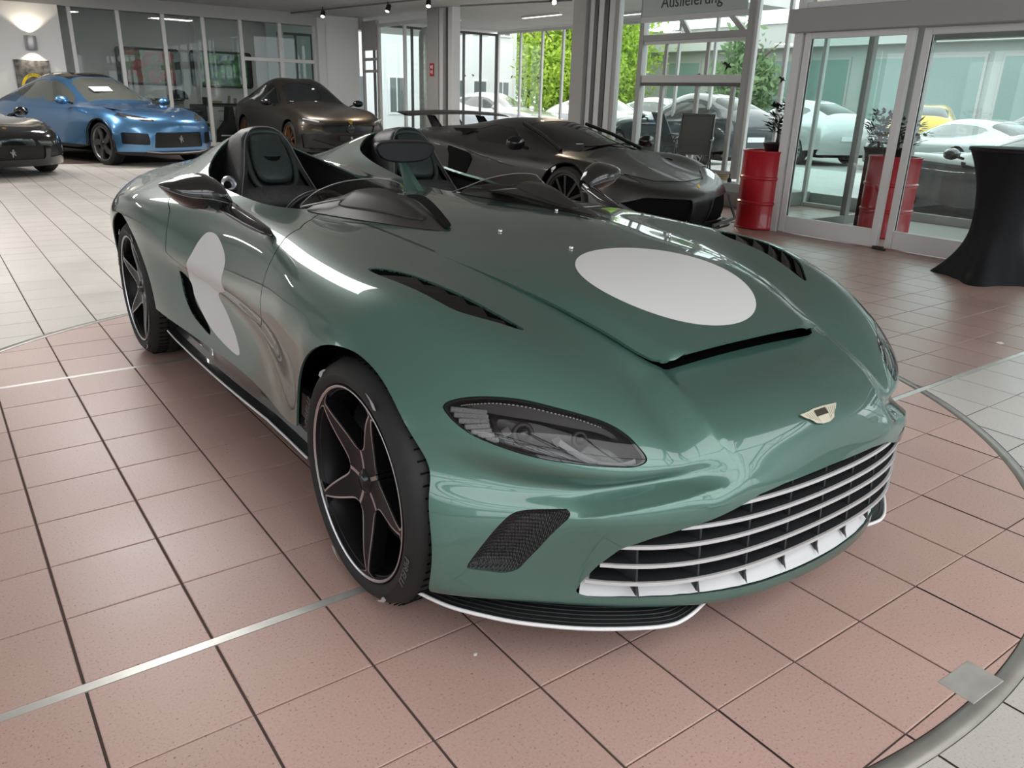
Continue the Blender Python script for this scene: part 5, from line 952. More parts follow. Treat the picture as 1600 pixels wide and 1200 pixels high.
for i in range(12):
    for k in range(20):
        t = math.pi*i/11; a = 2*math.pi*k/20; r_ = .26*math.sin(t)*(1+.07*math.sin(3*a+i)); V_.append((r_*math.cos(a), r_*math.sin(a)*.8, .34-.34*math.cos(t)+.0))
    if i:
        for k in range(20): F_.append(((i-1)*20+k, (i-1)*20+(k+1) % 20, i*20+(k+1) % 20, i*20+k))
mesh_from('bag_body', V_, F_, mat('bag_dark', (.02, .025, .028), .5), tb); MB().tube([(-.1, 0, .62), (-.06, 0, .74), (.06, 0, .74), (.1, 0, .62)], .012, 6).build('handle', mat('bag_dark'), tb, True)
cb = MB().tube([(6.3, 4.45, .006), (6.22, 4.5, .006), (6.1, 4.5, .006), (6.0, 4.75, .006), (5.85, 4.95, .006)], .006, 6).build('power_cable', mat('black_metal')); tag(cb, 'thin black cable from the red drum across the floor to the wedge-shaped car', 'cable')
# workshop things behind the partition
def cabinet(x, y, w, d, h, lab, col, nd=3):
    c = empty('tool_cabinet', (x, y, 0)); tag(c, lab, 'cabinet'); cm = mat('cab_%d' % int(col[0]*999), col, .5); MB().box((-w/2, -d/2, .0), (w/2, d/2, h), .008).build('body', cm, c); MB().box((-w/2-.02, -d/2-.02, h), (w/2+.02, d/2+.02, h+.04), .005).build('worktop', mat('worktop', (.08, .075, .07), .5), c)
    for k in range(nd):
        z0 = .09+(h-.14)*k/nd; f_ = MB().box((-w/2+.03, -d/2-.012, z0), (w/2-.03, -d/2, z0+(h-.16)/nd), .003).build('drawer', cm, c); MB().box((-w*.3, -d/2-.03, z0+(h-.2)/nd*.8), (w*.3, -d/2-.018, z0+(h-.2)/nd*.8+.02)).build('handle', FRAMED, f_)
    return c
cabinet(5.55, 21.6, 1.7, .6, .92, 'pale grey workbench cabinet behind the partition, left of the brown car', (.40, .41, .39)); cabinet(3.9, 21.9, .7, .5, 1.05, 'tall grey cabinet behind the partition at the blue car bonnet', (.36, .36, .35), 4)
def odd(name, x, y, z, lab, cat, parts_):
    e = empty(name, (x, y, z)); tag(e, lab, cat)
    for nm, fn, m_ in parts_: fn(MB()).build(nm, m_, e, nm in ('hose', 'dome'))
    return e
odd('vacuum_cleaner', 5.0, 20.25, 0, 'black upright machine between two partition posts', 'vacuum', [('body', lambda b: b.prism([(-.33, 0), (.35, 0), (.33, .42), (.10, .62), (.06, .95), (-.05, .95), (-.10, .60), (-.30, .35)], -.2, .2, Matrix.Rotation(math.pi/2, 4, 'X'), .01), BLKP), ('band', lambda b: b.box((-.31, -.215, .22), (.28, -.20, .25)), FRAMEW)])
odd('head_dummy', 4.05, 21.4, 1.09, 'black dome-shaped cover on the tall grey cabinet', 'cover', [('dome', lambda b: b.lathe([(.26, 0), (.25, .10), (.18, .20), (.0, .25)], 20, None, False), BLKP)])
odd('tool_tray', 5.30, 21.5, .96, 'dark open tool tray on the pale workbench', 'tray', [('tray', lambda b: b.box((-.55, -.2, 0), (.45, .2, .05)).box((-.55, -.2, .05), (-.5, .2, .2)), BLKP), ('tools', lambda b: b.bar((.1, 0, .05), (.15, .05, .24), .06, .05).bar((.28, 0, .05), (.3, .03, .18), .08, .05).box((-.4, -.1, .05), (-.1, .1, .11)), mat('tool_tan', (.30, .25, .18), .6))])
odd('office_chair', 4.5, 21.0, 0, 'dark chair parts seen behind the post right of the blue car', 'chair', [('seat', lambda b: b.box((-.24, -.24, .42), (.24, .24, .50), .02), BLKP), ('backrest', lambda b: b.box((-.22, .2, .55), (.22, .26, .98), .02), BLKP), ('column', lambda b: b.tube([(0, 0, .06), (0, 0, .42)], .03, 10), BLKP), ('foot_star', lambda b: b.bar((-.28, 0, .05), (.28, 0, .05), .05, .04).bar((0, -.28, .05), (0, .28, .05), .05, .04), BLKP)])
for i, (x, y, sz, lab) in enumerate(((-.850, -.369, .006, 'tiny white crumb on the red tiles in front of the left wheel'), (3.496, .234, .03, 'small white paper scrap on the tiles right of the green speedster'))):
    o = empty('paper_scrap', (x, y, 0)); tag(o, lab, 'scrap'); MB().prism([(-sz, -sz*.5), (sz*.2, -sz*.8), (sz, .1*sz), (sz*.3, sz*.6), (-sz*.7, sz*.5)], .0003, .003, None, .0005).build('scrap', mat('scrap_white', (.8, .78, .75), .7), o)
# ---------- other cars ----------
def q(y, *a): return [(s, y, z) for s, z in a]
AV = [
 [(0,-.98,.13),(.3,-.95,.13),(.6,-.85,.13),(.80,-.70,.13),(.92,-.56,.14),(.98,-.46,.15),(.99,-.40,.16),(.985,-.3,.17)],
 [(0,-1.06,.27),(.3,-1.03,.27),(.6,-.92,.28),(.82,-.76,.30),(.95,-.58,.31),(1.0,-.46,.30),(1.0,-.38,.28),(.99,-.28,.26)],
 [(0,-1.07,.45),(.3,-1.02,.45),(.6,-.88,.47),(.82,-.70,.50),(.95,-.52,.49),(1.0,-.40,.44),(1.0,-.30,.40),(.99,-.2,.35)],
 [(0,-.98,.53),(.3,-.93,.53),(.6,-.80,.55),(.82,-.62,.60),(.95,-.44,.58),(1.0,-.30,.52),(1.0,-.2,.45),(.99,-.1,.38)],
 [(0,-.6,.63),(.3,-.58,.63),(.6,-.52,.65),(.82,-.40,.70),(.95,-.28,.67),(1.0,-.18,.58),(1.0,-.1,.48),(.99,-.05,.4)],
 q(-.1,(0,.745),(.3,.74),(.6,.74),(.80,.79),(.95,.74),(1.0,.63),(1.0,.48),(.98,.3)),
 q(.25,(0,.83),(.3,.82),(.6,.80),(.80,.81),(.94,.75),(1.0,.62),(1.0,.42),(.97,.22)),
 q(.75,(0,.99),(.3,.975),(.60,.88),(.82,.80),(.93,.73),(.965,.60),(.97,.38),(.96,.17)),
 q(1.3,(0,1.125),(.3,1.11),(.56,1.045),(.80,.81),(.92,.74),(.95,.58),(.97,.36),(.97,.17)),
 q(1.8,(0,1.135),(.3,1.12),(.55,1.05),(.83,.84),(.95,.78),(.97,.6),(.99,.36),(.98,.17)),
 q(2.3,(0,1.08),(.3,1.07),(.58,.985),(.86,.92),(1.0,.85),(1.02,.65),(1.02,.36),(1.0,.2)),
 q(2.8,(0,1.02),(.3,1.01),(.6,.96),(.86,.925),(1.0,.85),(1.03,.65),(1.02,.4),(1.0,.22)),
 q(3.3,(0,.96),(.3,.96),(.6,.93),(.84,.88),(.96,.79),(.98,.62),(.96,.4),(.92,.25)),
 q(3.62,(0,.90),(.3,.90),(.6,.88),(.80,.82),(.90,.72),(.92,.55),(.90,.4),(.85,.28)),
 q(3.66,(0,.6),(.3,.6),(.6,.6),(.80,.58),(.88,.52),(.9,.45),(.88,.36),(.84,.28)),
 q(3.55,(0,.25),(.3,.25),(.6,.25),(.80,.25),(.86,.25),(.88,.25),(.87,.25),(.84,.25))]
SU = [
 [(0,-.90,.20),(.3,-.88,.20),(.58,-.80,.20),(.78,-.66,.20),(.90,-.54,.21),(.96,-.46,.23),(.98,-.40,.26),(.97,-.3,.27)],
 [(0,-.96,.42),(.3,-.94,.42),(.60,-.85,.42),(.80,-.72,.43),(.92,-.58,.44),(.98,-.46,.44),(1.0,-.40,.42),(.99,-.3,.38)],
 [(0,-.96,.66),(.3,-.93,.66),(.60,-.83,.66),(.80,-.69,.67),(.92,-.54,.67),(.98,-.42,.64),(1.0,-.34,.55),(.99,-.25,.45)],
 [(0,-.90,.80),(.3,-.86,.80),(.60,-.74,.80),(.80,-.58,.80),(.91,-.44,.78),(.98,-.32,.70),(1.0,-.25,.58),(.99,-.2,.45)],
 [(0,-.68,.90),(.3,-.64,.90),(.60,-.52,.90),(.79,-.38,.91),(.91,-.25,.86),(.985,-.15,.74),(1.0,-.1,.6),(.99,-.1,.45)],
 q(-.1,(0,.99),(.3,.985),(.6,.975),(.78,.985),(.91,.93),(.985,.80),(1.0,.65),(.99,.45)),
 q(.4,(0,1.05),(.3,1.045),(.62,1.03),(.78,1.02),(.91,.96),(.98,.82),(.99,.6),(.98,.32)),
 q(.8,(0,1.14),(.3,1.125),(.64,1.07),(.79,1.02),(.90,.96),(.96,.82),(.965,.58),(.97,.28)),
 q(1.3,(0,1.42),(.3,1.40),(.60,1.30),(.80,1.03),(.90,.97),(.95,.82),(.955,.58),(.97,.27)),
 q(1.8,(0,1.57),(.3,1.555),(.56,1.49),(.81,1.05),(.91,.98),(.955,.83),(.955,.58),(.97,.27)),
 q(2.4,(0,1.585),(.3,1.57),(.54,1.50),(.82,1.07),(.93,1.0),(.97,.85),(.965,.58),(.97,.28)),
 q(2.9,(0,1.53),(.3,1.51),(.53,1.44),(.82,1.10),(.95,1.03),(1.0,.87),(1.0,.6),(.98,.32)),
 q(3.4,(0,1.40),(.3,1.38),(.54,1.31),(.80,1.12),(.93,1.04),(.99,.88),(1.0,.62),(.98,.36)),
 q(3.75,(0,1.22),(.3,1.21),(.55,1.18),(.76,1.09),(.88,1.0),(.94,.86),(.95,.64),(.93,.4)),
 q(3.9,(0,1.05),(.3,1.04),(.55,1.0),(.74,.96),(.85,.90),(.90,.78),(.91,.6),(.89,.42)),
 q(3.93,(0,.65),(.3,.65),(.55,.64),(.74,.63),(.84,.6),(.89,.56),(.89,.5),(.87,.42)),
 q(3.8,(0,.28),(.3,.28),(.55,.28),(.74,.28),(.83,.28),(.87,.3),(.87,.32),(.86,.34))]
def scl(R, sy=1, sz=1, sx=1, f=None): return [[(s*sx, y*sy, (f(y, z) if f else z*sz)) for s, y, z in r] for r in R]
TINT = mat('car_window', (.006, .007, .008), .08, 0, 0, .5); TINTL = mat('car_window_light', (.10, .11, .10), .05, 0, 1.0); LAMPG = mat('lamp_glass', (.05, .05, .05), .10, 0, .8); LAMPW = mat('lamp_white', (.75, .76, .78), .25); GRILB = mat('grille_black', (.007, .007, .008), .35)
def simple_wheel(R, W, m_, spokes=5, style='y', cov=.80):
    h = empty('wheel'); w2 = W/2; rl = R*cov
    o = MB().lathe([(rl*.94, -w2), (R-.04, -w2), (R, -w2+.04), (R, w2-.04), (R-.03, w2), (rl+.01, w2), (rl, w2-.012), (rl-.01, w2-.03)], 48, None, False).build('tyre', RUBBER, h); autosmooth(o, 35)
    MB().lathe([(rl, w2-.012), (rl-.012, w2-.004), (rl-.025, w2-.03), (rl-.04, -w2)], 48, None, False).build('rim', m_, h, True)
    for k in range(spokes):
        mb = MB(); a = 2*math.pi*k/spokes+.3; M = Matrix.Rotation(a, 4, 'Z')
        if style == 'y':
            for sg in (-1, 1): mb.prism([(sg*.012-.014, .04), (sg*.012+.014, .04), (sg*rl*.26+.016, rl-.015), (sg*rl*.26-.018, rl-.015)], w2-.05, w2-.02, M)
        else: mb.prism([(-.045, .04), (.045, .04), (.075, rl*.55), (.03, rl-.012), (-.05, rl-.012), (-.02, rl*.5)], w2-.05, w2-.02, M)
        mb.build('spoke', m_, h)
    MB().lathe([(.0, w2-.014), (.055, w2-.018), (.065, w2-.05)], 20, None, False).build('hub_cap', BLACK, h, True); MB().lathe([(.0, w2-.10), (rl-.03, w2-.10)], 30, None, False).build('brake', VOID, h); return h
def islands(T):
    lab = np.arange(T.max()+1)
    while True:
        m = lab[T].min(1); new = lab.copy(); np.minimum.at(new, T.ravel(), np.repeat(m, 3)); new = new[new]
        if (new == lab).all(): break
        lab = new
    k = lab[T[:, 0]]; return [T[k == u] for u in np.unique(k)]
def make_car(name, rows, loc, rz, label, paintm, wb, R, W, wheelm, track, group=None, style='y', spokes=5, side=None, screen=None, rearscr=None, lamps=None, grilles=(), arch=None, extras=(), cladding=None, res=(7, 7), tintm=TINT, wheels=True, roofm=None):
    root = empty(name); tag(root, label, 'car', group); nv_ = len(rows[0])-1
    F_ = [[(-a, b, c) for a, b, c in r[:0:-1]]+list(r) for r in rows]; us_ = np.linspace(0, len(rows)-1, (len(rows)-1)*res[0]+1); vs_ = np.linspace(0, 2*nv_, 2*nv_*res[1]+1)
    V = surf(F_, us_, vs_, .01, .004).reshape(-1, 3); T = grid_tris(len(us_), len(vs_)); nn = normals(V, T)
    if nn[np.argmax(V[:, 2])][2] < 0: T = T[:, ::-1]
    ar = arch or R*1.13
    for yc in (0, wb):
        Va, Ta, _x = clip(V, T, np.where(np.abs(V[:, 0]) > .55, np.hypot(V[:, 1]-yc, V[:, 2]-R)-ar, 1)); V, T = compact(Va, Ta)
    out = []
    def take(nm, fn, m_, off=.003, lip=.02, lab=None):
        nonlocal V, T
        A, B = cut(V, T, fn); V, T = A
        if len(B[1]):
            for tri in (islands(B[1]) if nm == 'lower_cladding' else [B[1]]):
                o = finish(nm, *compact(B[0], tri), m_, root, lip, off)
                if lab: tag(o, lab)
    F2 = lambda poly, ax, kp: (lambda Q: fxy2(Q, np.array(poly), ax, kp))
    def fxy2(Q, poly, ax, kp):
        f = np.full(len(Q), .5); k = kp(Q)
        if k.any(): f[k] = poly_sd(Q[k][:, list(ax)], poly)
        return f
    if side:
        for sg in (-1, 1):
            for pz in side: take('side_window', F2(smooth_poly(pz, 2) if len(pz) > 5 else pz, (1, 2), lambda Q: Q[:, 0]*sg > .3), tintm, -.004)
    if screen: take('windscreen', F2(screen, (0, 1), lambda Q: Q[:, 2] > .7), tintm, -.004)
    if rearscr: take('rear_window', F2(rearscr, (0, 1), lambda Q: Q[:, 2] > .7), TINT, -.004)
    if lamps:
        ax, P_, ym = lamps
        for sg in (-1, 1): take('headlight', F2(np.array(P_)*np.array([sg, 1]), ax, lambda Q: (Q[:, 0]*sg > .05) & (Q[:, 1] < ym)), LAMPG, -.006)
    for (nm, P_, ax, ym, both, m_, off) in grilles:
        for sg in ((-1, 1) if both else (1,)): take(nm, F2(np.array(P_)*np.array([sg, 1]), ax, lambda Q: (Q[:, 1] < ym) & ((Q[:, 0]*sg > -.02) if both else (Q[:, 0] < 9)) & (Q[:, 2] < 1.0)), m_, off, .03)
    if cladding is not None:
        f0 = cladding; take('lower_cladding', lambda Q: Q[:, 2]-f0(Q[:, 1]), mat('cladding', (.014, .014, .015), .5), .004, .01)
    if roofm is not None: take('roof_panel', F2([(-.5, 1.62), (.5, 1.62), (.5, 3.2), (-.5, 3.2)], (0, 1), lambda Q: Q[:, 2] > 1.2), roofm, .002, .005)
    finish('body_shell', V, T, paintm, root, .02)
    mb = MB(); mb.box((-.70, -.5, .20), (.70, wb+.7, .42)); mb.build('underbody', VOID, root)
    for sg in (-1, 1):
        for yc in (0, wb):
            MB().lathe([(.05, 0), (ar+.01, 0), (ar+.01, .30)], 28, Matrix.Translation((sg*.58, yc, R)) @ Matrix.Rotation(sg*math.pi/2, 4, 'Y'), False, *((-math.pi/2-.3, math.pi/2+.3) if sg < 0 else (math.pi/2-.3, 3*math.pi/2+.3))).build('wheel_well', VOID, root, True)
            if wheels:
                hw = simple_wheel(R, W, wheelm, spokes, style); hw.parent = root; hw.matrix_world = Matrix.Translation((sg*(track-W/2), yc, R)) @ Matrix(((0, 0, sg, 0), (1, 0, 0, 0), (0, 1, 0, 0), (0, 0, 0, 1))) @ (Matrix.Identity(4) if sg > 0 else Matrix.Scale(-1, 4, (1, 0, 0)))
    for ex in extras: ex(root)
    root.location = loc; root.rotation_euler = (0, 0, rz); return root
def wing_mirror(x, y, z, m_, w=.20):
    def f(root):
        for sg in (-1, 1):
            o = empty('door_mirror'); o.parent = root; MB().lathe([(.0, -.10), (.06, -.09), (.085, -.02), (.08, .05), (.0, .07)], 18, Matrix.Translation((sg*(x+w/2), y, z)) @ Matrix.Rotation(math.pi/2, 4, 'X') @ Matrix.Diagonal((w/2/.085, .075/.085, .8, 1)), False).build('mirror_shell', m_, o, True); MB().bar((sg*(x-.08), y+.02, z-.06), (sg*(x+.03), y, z-.03), .05, .03).build('mirror_arm', BLACK, o)
    return f
def part(nm, fn, m_, lab=None, smooth=False):
    def f(root):
        o = fn(MB()).build(nm, m_, root, smooth)
        if lab: tag(o, lab)
    return f
HORSE = [(-.10, -.5), (.02, -.5), (.0, -.3), (.10, -.12), (.26, -.34), (.34, -.30), (.22, -.02), (.16, .10), (.30, .06), (.34, .14), (.14, .22), (.20, .34), (.10, .50), (-.02, .46), (-.12, .30), (-.10, .10), (-.30, .22), (-.34, .12), (-.20, -.04), (-.14, -.2)]
def emblem(nm, poly, sc, y, z, m_, tilt=0.0, x=0.0): return part(nm, lambda b: b.prism([(px*sc, pz*sc) for px, pz in poly], 0, .006, Matrix.Translation((x, y, z)) @ Matrix.Rotation(math.pi/2-tilt, 4, 'X')), m_)
SHIELD = [(-.4, .5), (.4, .5), (.42, .1), (.25, -.3), (0, -.5), (-.25, -.3), (-.42, .1)]
GOLD = mat('emblem_gold', (.55, .36, .08), .3, .8)
# grey bronze wedge-shaped supercar
def satin(name, col, fl, rough=.36): return paint(name, col, fl, rough, .75, .15)
AVP = satin('satin_grey_bronze', (.034, .032, .031), (.062, .057, .052), .40)
def av_wing(root):
    w_ = empty('rear_wing'); w_.parent = root; V_, F_ = [], []
    for i in range(25):
        x = -.86+1.72*i/24; dz = .03*(1-(abs(x)/.86)**2)
        V_ += [(x, 3.20, 1.10+dz), (x, 3.30, 1.125+dz), (x, 3.52, 1.15+dz), (x, 3.53, 1.14+dz), (x, 3.32, 1.105+dz)]
        if i:
            for k in range(5): F_.append(((i-1)*5+k, (i-1)*5+(k+1) % 5, i*5+(k+1) % 5, i*5+k))
    mesh_from('wing_blade', V_, F_, AVP, w_, False)
    for sg in (-1, 1): MB().prism([(3.05, .93), (3.28, .93), (3.44, 1.12), (3.28, 1.11)], -.02, .02, Matrix.Translation((sg*.42, 0, 0)) @ Matrix(((0, 0, 1, 0), (1, 0, 0, 0), (0, 1, 0, 0), (0, 0, 0, 1)))).build('wing_strut', BLACK, w_)
def av_lip(root):
    for zz, m_, d in ((.115, BLACK, 0),):
        V_, F_ = [], []
        P_ = [(-.96, -.55), (-.80, -.86), (-.55, -1.02), (0, -1.16), (.55, -1.02), (.80, -.86), (.96, -.55)]
        for x, y in P_: V_ += [(x, y, zz), (x, y-.02, zz+.03), (x*.95, y+.25, zz+.04), (x*.95, y+.25, zz)]
        for i in range(6):
            for k in range(4): F_.append((i*4+k, i*4+(k+1) % 4, i*4+4+(k+1) % 4, i*4+4+k))
        mesh_from('front_splitter', V_, F_, BLACK, root, False)
    for sg in (-1, 1): MB().bar((sg*.16, -1.10, .16), (sg*.62, -1.04, .20), .02, .03).bar((sg*.62, -1.04, .20), (sg*.90, -.72, .40), .02, .03).build('bumper_blade', mat('blade_edge', (.10, .10, .10), .3), root)
make_car('wedge_supercar', AV, (4.62, 4.80, 0), .055, 'low wedge-shaped grey bronze supercar with a rear wing beside the green speedster', AVP, 2.70, .352, .28, mat('av_wheel', (.010, .010, .010), .35), .985, style='y', spokes=5,
    side=[[(.95, .835), (1.35, 1.03), (1.75, 1.055), (2.0, .98), (1.75, .87)]], screen=[(-.58, .60), (-.50, .34), (0, .27), (.50, .34), (.58, .60), (.47, 1.22), (0, 1.27), (-.47, 1.22)],
    lamps=((0, 1), [(.56, -.76), (.80, -.58), (.88, -.40), (.74, -.42), (.60, -.58)], -.2),
    grilles=[('front_intake', [(.14, .18), (.92, .18), (.94, .38), (.66, .465), (.18, .44)], (0, 2), -.5, True, VOID, -.03), ('lower_grille', [(-.13, .15), (.13, .15), (.13, .42), (-.13, .42)], (0, 2), -.5, False, GRILB, -.01)],
    extras=[lambda r: None, wing_mirror(.96, .72, .90, BLACK, .22), av_wing, av_lip, emblem('emblem', SHIELD, .055, -.985, .555, GOLD, .6),
      *[part('side_intake', lambda b, sg=sg: b.add([(sg*.985, 1.72, .74), (sg*1.0, 2.10, .80), (sg*1.015, 2.22, .42), (sg*1.0, 1.98, .30), (sg*.99, 1.83, .36), (sg*.975, 1.66, .66)], [(0, 1, 2, 3, 4, 5)] if sg > 0 else [(5, 4, 3, 2, 1, 0)]), VOID) for sg in (-1, 1)],
      *[part('quarter_intake', lambda b, sg=sg: b.add([(sg*.66, 1.93, 1.0), (sg*.64, 2.5, .985), (sg*.82, 2.1, .905)], [(0, 1, 2)] if sg > 0 else [(2, 1, 0)]), VOID) for sg in (-1, 1)],
      *[part('door_crease', lambda b, sg=sg: b.tube([(sg*.945, .55, .60), (sg*.965, 1.1, .66), (sg*.985, 1.75, .76)], .006, 5), AVP) for sg in (-1, 1)],
      *[part('roof_pillar', lambda b, sg=sg: b.tube([(sg*.66, .42, .835), (sg*.57, .85, .985), (sg*.51, 1.25, 1.085)], .022, 6), BLACK) for sg in (-1, 1)],
      part('wiper', lambda b: b.bar((-.35, .36, .872), (.25, .42, .895), .025, .012).bar((.25, .42, .895), (.45, .45, .885), .02, .012), BLACK), part('parking_disc', lambda b: b.box((-.42, .40, .90), (-.34, .44, .904)), LAMPW),
      part('hood_seam', lambda b: b.tube([(-.62, -.5, .662), (-.40, -.72, .602), (0, -.80, .59), (.40, -.72, .602), (.62, -.5, .662)], .004, 4), VOID)])
# metallic blue four-door
BLUEP = paint('metallic_blue', (.035, .125, .30), (.10, .27, .50), .30, .7, 1.0)
def lowf(z0): return lambda y: z0+0*y
make_car('blue_crossover', SU, (1.85, 15.0, 0), .36, 'metallic blue four-door coupe-like car in front of the glazed partition', BLUEP, 3.02, .375, .27, mat('blue_car_wheel', (.22, .22, .225), .28, .8), .985, style='b', spokes=5,
    side=[[(1.05, 1.06), (1.45, 1.30), (1.85, 1.42), (2.15, 1.44), (2.12, 1.09), (1.5, 1.06)], [(2.2, 1.44), (2.7, 1.42), (3.2, 1.27), (3.3, 1.20), (2.9, 1.14), (2.18, 1.10)]], screen=[(-.66, .80), (0, .70), (.66, .80), (.52, 1.55), (0, 1.62), (-.52, 1.55)], tintm=mat('blue_car_window', (.075, .08, .072), .05, 0, 1.0),
    lamps=((0, 1), [(.40, -.86), (.60, -.76), (.80, -.52), (.88, -.34), (.78, -.36), (.60, -.60), (.46, -.76)], -.1),
    grilles=[('corner_intake', [(.56, .38), (.93, .40), (.93, .60), (.58, .58)], (0, 2), -.3, True, GRILB, -.02), ('centre_grille', [(-.50, .33), (.50, .33), (.47, .60), (-.47, .60)], (0, 2), -.5, False, GRILB, -.015)], roofm=mat('roof_black', (.012, .012, .012), .12, 0, .5),
    cladding=lambda y: np.where((y > -.45), .33, .26)+0*y,
    extras=[wing_mirror(.93, 1.0, 1.10, BLUEP, .24), emblem('emblem', HORSE, .14, -.955, .475, CHROME), emblem('hood_emblem', SHIELD, .06, -.80, .852, mat('emblem_pale', (.7, .7, .6), .3), .9),
      part('nose_seam', lambda b: b.tube([(-.80, -.62, .755), (-.5, -.82, .745), (0, -.935, .74), (.5, -.82, .745), (.80, -.62, .755)], .012, 6), BLACK),
      *[part('light_bar', lambda b, sg=sg: b.bar((sg*.46, -.80, .80), (sg*.66, -.66, .81), .012, .012), LAMPW) for sg in (-1, 1)],
      *[part('fender_vent', lambda b, sg=sg: b.prism([(-.55, .95), (-.20, .985), (.05, 1.0), (-.2, .96)], -.01, .01, Matrix.Translation((sg*.80, .0, .0)) @ Matrix(((0, 0, 1, 0), (1, 0, 0, 0), (0, 1, 0, 0), (0, 0, 0, 1)))), BLACK) for sg in (-1, 1)],
      part('front_blade', lambda b: b.tube([(-.62, -.80, .27), (-.4, -.92, .245), (0, -.97, .24), (.4, -.92, .245), (.62, -.80, .27)], .014, 6), SILVER),
      *[part('arch_trim', lambda b, sg=sg: b.tube([(sg*1.0, .43*math.cos(a), .375+.43*math.sin(a)) for a in np.linspace(-.1, math.pi+.1, 22)], .02, 6), BLACK) for sg in (-1, 1)], part('sheet_on_dash', lambda b: b.add([(-.40, 1.0, 1.262), (-.02, 1.0, 1.275), (-.02, 1.15, 1.355), (-.42, 1.15, 1.342)], [(0, 1, 2, 3)]), LAMPW)])
# dark bronze SUV
URP = satin('satin_dark_bronze', (.030, .024, .020), (.050, .040, .031), .36)
UR = scl(SU, 1, 1.035, 1.0)
make_car('bronze_suv', UR, (5.52, 14.85, 0), -.02, 'dark bronze sports SUV with copper wheels before the white pier', URP, 2.98, .39, .28, mat('copper_wheel', (.32, .17, .09), .30, .85), .985, style='y', spokes=5,
    side=[[(1.05, 1.10), (1.45, 1.35), (1.85, 1.47), (2.15, 1.49), (2.12, 1.13), (1.5, 1.10)], [(2.2, 1.49), (2.7, 1.46), (3.15, 1.33), (3.3, 1.24), (2.9, 1.19), (2.18, 1.15)]], screen=[(-.66, .82), (0, .74), (.66, .82), (.53, 1.52), (0, 1.58), (-.53, 1.52)],
    lamps=((0, 2), [(.50, .80), (.90, .86), (.92, .80), (.70, .74), (.52, .76)], -.2),
    grilles=[('upper_grille', [(-.52, .60), (.52, .60), (.60, .74), (-.60, .74)], (0, 2), -.5, False, GRILB, -.02), ('lower_intake', [(.05, .26), (.90, .28), (.93, .56), (.60, .58), (.06, .44)], (0, 2), -.3, True, GRILB, -.02)],
    cladding=lambda y: .36+0*y,
    extras=[wing_mirror(.95, 1.02, 1.14, BLACK, .24), emblem('emblem', SHIELD, .10, -.95, .80, GOLD, .5), part('grille_badge', lambda b: b.lathe([(.0, 0), (.07, 0), (.085, .012), (.07, .02), (0, .02)], 20, Matrix.Translation((0, -.955, .665)) @ Matrix.Rotation(math.pi/2, 4, 'X'), False), mat('grille_badge', (.05, .05, .05), .2, .5), None, True),
      *[part('light_signature', lambda b, sg=sg: b.bar((sg*.62, -.80, .805), (sg*.88, -.58, .855), .016, .02), LAMPW) for sg in (-1, 1)], part('number_plate', lambda b: b.box((-.26, -.985, .44), (.26, -.965, .55), .004), BLKP),
      part('plate_letters', lambda b: b.add(*[(lambda V_, F_: ([(v[0], -.988, .495+v[1]) for v in V_], F_))(*text_mesh('SUV', .08, 0))][0]) if False else b.box((-.02, -.986, .47), (.02, -.985, .52)), mat('letter_dim', (.35, .35, .33), .5)),
      part('front_lip', lambda b: b.tube([(-.80, -.68, .26), (-.5, -.86, .25), (0, -.93, .25), (.5, -.86, .25), (.80, -.68, .26)], .02, 6), BLACK), *[part('bumper_blade', lambda b, sg=sg: b.bar((sg*.36, -.94, .30), (sg*.78, -.76, .44), .03, .05), mat('cladding')) for sg in (-1, 1)], part('parking_disc', lambda b: b.box((-.60, .84, 1.165), (-.52, .88, 1.17)), LAMPW)])
# black low coupe at the left edge
BKP = mat('black_paint', (.006, .006, .007), .12, 0, 1.0)
LO = [[(s*.98, y*1.0, z*.84 if y < .5 else z*.80) for s, y, z in r] for r in SU]
make_car('black_coupe', LO, (-.93, 13.45, 0), .30, 'glossy black low sports coupe cut off by the left edge', BKP, 2.65, .345, .25, mat('av_wheel'), .96, style='y',
    side=[[(1.1, .86), (1.5, 1.05), (1.9, 1.16), (2.4, 1.14), (2.8, 1.02), (2.2, .89)]], screen=[(-.64, .80), (0, .70), (.64, .80), (.52, 1.55), (0, 1.62), (-.52, 1.55)], lamps=((0, 1), [(.58, -.72), (.76, -.58), (.88, -.34), (.80, -.30), (.64, -.52)], -.1),
    grilles=[('corner_intake', [(.58, .29), (.92, .31), (.92, .49), (.62, .46)], (0, 2), -.3, True, GRILB, -.02), ('centre_grille', [(-.50, .27), (.50, .27), (.52, .47), (-.52, .47)], (0, 2), -.5, False, GRILB, -.02)],
    extras=[wing_mirror(.92, 1.0, .92, BKP, .22), emblem('emblem', HORSE, .12, -.965, .37, CHROME), emblem('hood_emblem', SHIELD, .06, -.82, .715, GOLD, .9), *[part('light_bar', lambda b, sg=sg: b.bar((sg*.62, -.735, .665), (sg*.80, -.53, .69), .01, .012), LAMPW) for sg in (-1, 1)]])
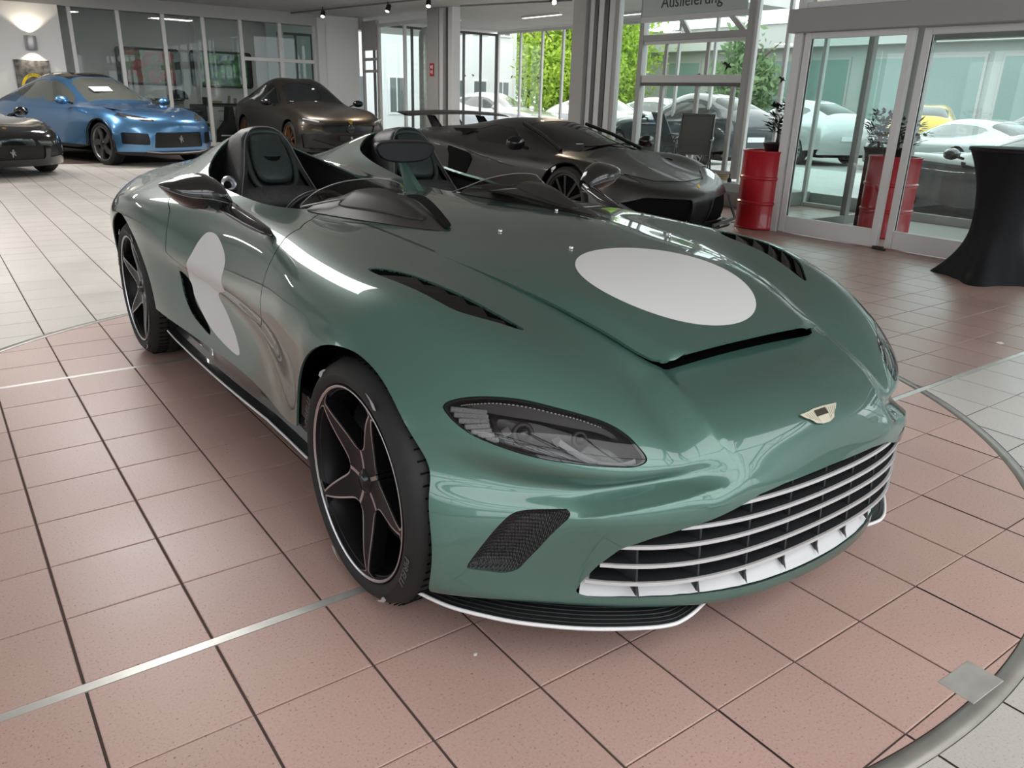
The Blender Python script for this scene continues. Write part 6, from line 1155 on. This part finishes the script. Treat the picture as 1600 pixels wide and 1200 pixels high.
# cars outside, seen through the glass
OUT = [('dark_suv', UR, (14.2, 14.0, -.05), math.pi-.12, 'dark grey parked SUV right behind the delivery bay glass', (.055, .065, .07), 2.98),
 ('white_saloon', SU, (18.6, 13.8, -.05), math.pi-.3, 'white parked car left behind the dark SUV outside', (.62, .63, .64), 3.0),
 ('silver_saloon', LO, (17.8, 8.6, -.05), 2.7, 'silver parked car right behind the dark SUV outside', (.40, .42, .43), 2.7),
 ('yellow_hatchback', SU, (24.0, 11.4, -.05), 2.0, 'yellow parked car seen over the drum plant', (.62, .42, .01), 2.9),
 ('dark_coupe', LO, (10.6, 4.2, -.05), math.pi-.3, 'dark pale-roofed coupe parked just outside the entrance doors', (.045, .040, .038), 2.6),
 ('white_hatchback', SU, (15.7, 20.9, -.05), .25, 'white parked car below the left side window trees', (.62, .63, .65), 2.9),
 ('grey_saloon', SU, (18.6, 18.3, -.05), .25, 'pale grey parked car below the middle side window trees', (.50, .51, .53), 2.7),
 ('white_saloon', SU, (21.0, 17.6, -.05), .25, 'white low parked car below the right side window trees', (.66, .66, .67), 2.7)]
for i in range(6):
    OUT.append(('parked_car', SU if i % 2 else LO, (22.5+.3*(i % 2), -6.2+2.6*i, -.05), math.pi/2+.1, ['first', 'second', 'third', 'fourth', 'fifth', 'sixth'][i]+' car from the right in the far row across the car park', [(.35, .37, .38), (.06, .07, .08), (.55, .56, .57), (.08, .09, .10), (.30, .31, .33), (.05, .05, .06)][i], 2.9))
ALLOY = mat('alloy_pale', (.55, .55, .56), .3, .7)
for nm, rw, lc, rz, lab, col, wb in OUT:
    hi = 1.0 if rw is not LO else .80
    make_car(nm, rw, lc, rz, lab, mat('paint_%d_%d' % (int(col[0]*99), int(col[2]*99)), col, .22, .2, 1.0), wb, .35, .24, ALLOY, .96, spokes=7,
        side=[[(1.1, 1.08*hi), (1.5, 1.33*hi), (1.9, 1.44*hi), (2.6, 1.43*hi), (3.1, 1.30*hi), (2.3, 1.11*hi)]], screen=[(-.64, .82), (0, .74), (.64, .82), (.52, 1.52), (0, 1.58), (-.52, 1.52)], rearscr=[(-.5, 2.95), (.5, 2.95), (.56, 3.65), (-.56, 3.65)], lamps=((0, 1), [(.50, -.76), (.74, -.56), (.85, -.36), (.72, -.40)], -.1),
        grilles=[('grille', [(-.45, .36*hi), (.45, .36*hi), (.5, .6*hi), (-.5, .6*hi)], (0, 2), -.5, False, GRILB, -.02)], res=(4, 4), tintm=TINTL, extras=[wing_mirror(.93, 1.0, 1.10*hi, mat('paint_%d_%d' % (int(col[0]*99), int(col[2]*99))), .22), part('number_plate', lambda b: b.box((-.26, 3.93, .62*hi), (.26, 3.95, .73*hi)), LAMPW), *[part('tail_lamp', lambda b, sg=sg: b.box((sg*.5, 3.86, .80*hi) if sg > 0 else (-.78, 3.86, .80*hi), (.78, 3.915, .87*hi) if sg > 0 else (-.5, 3.915, .87*hi)), mat('tail_red', (.25, .01, .01), .2)) for sg in (-1, 1)]])
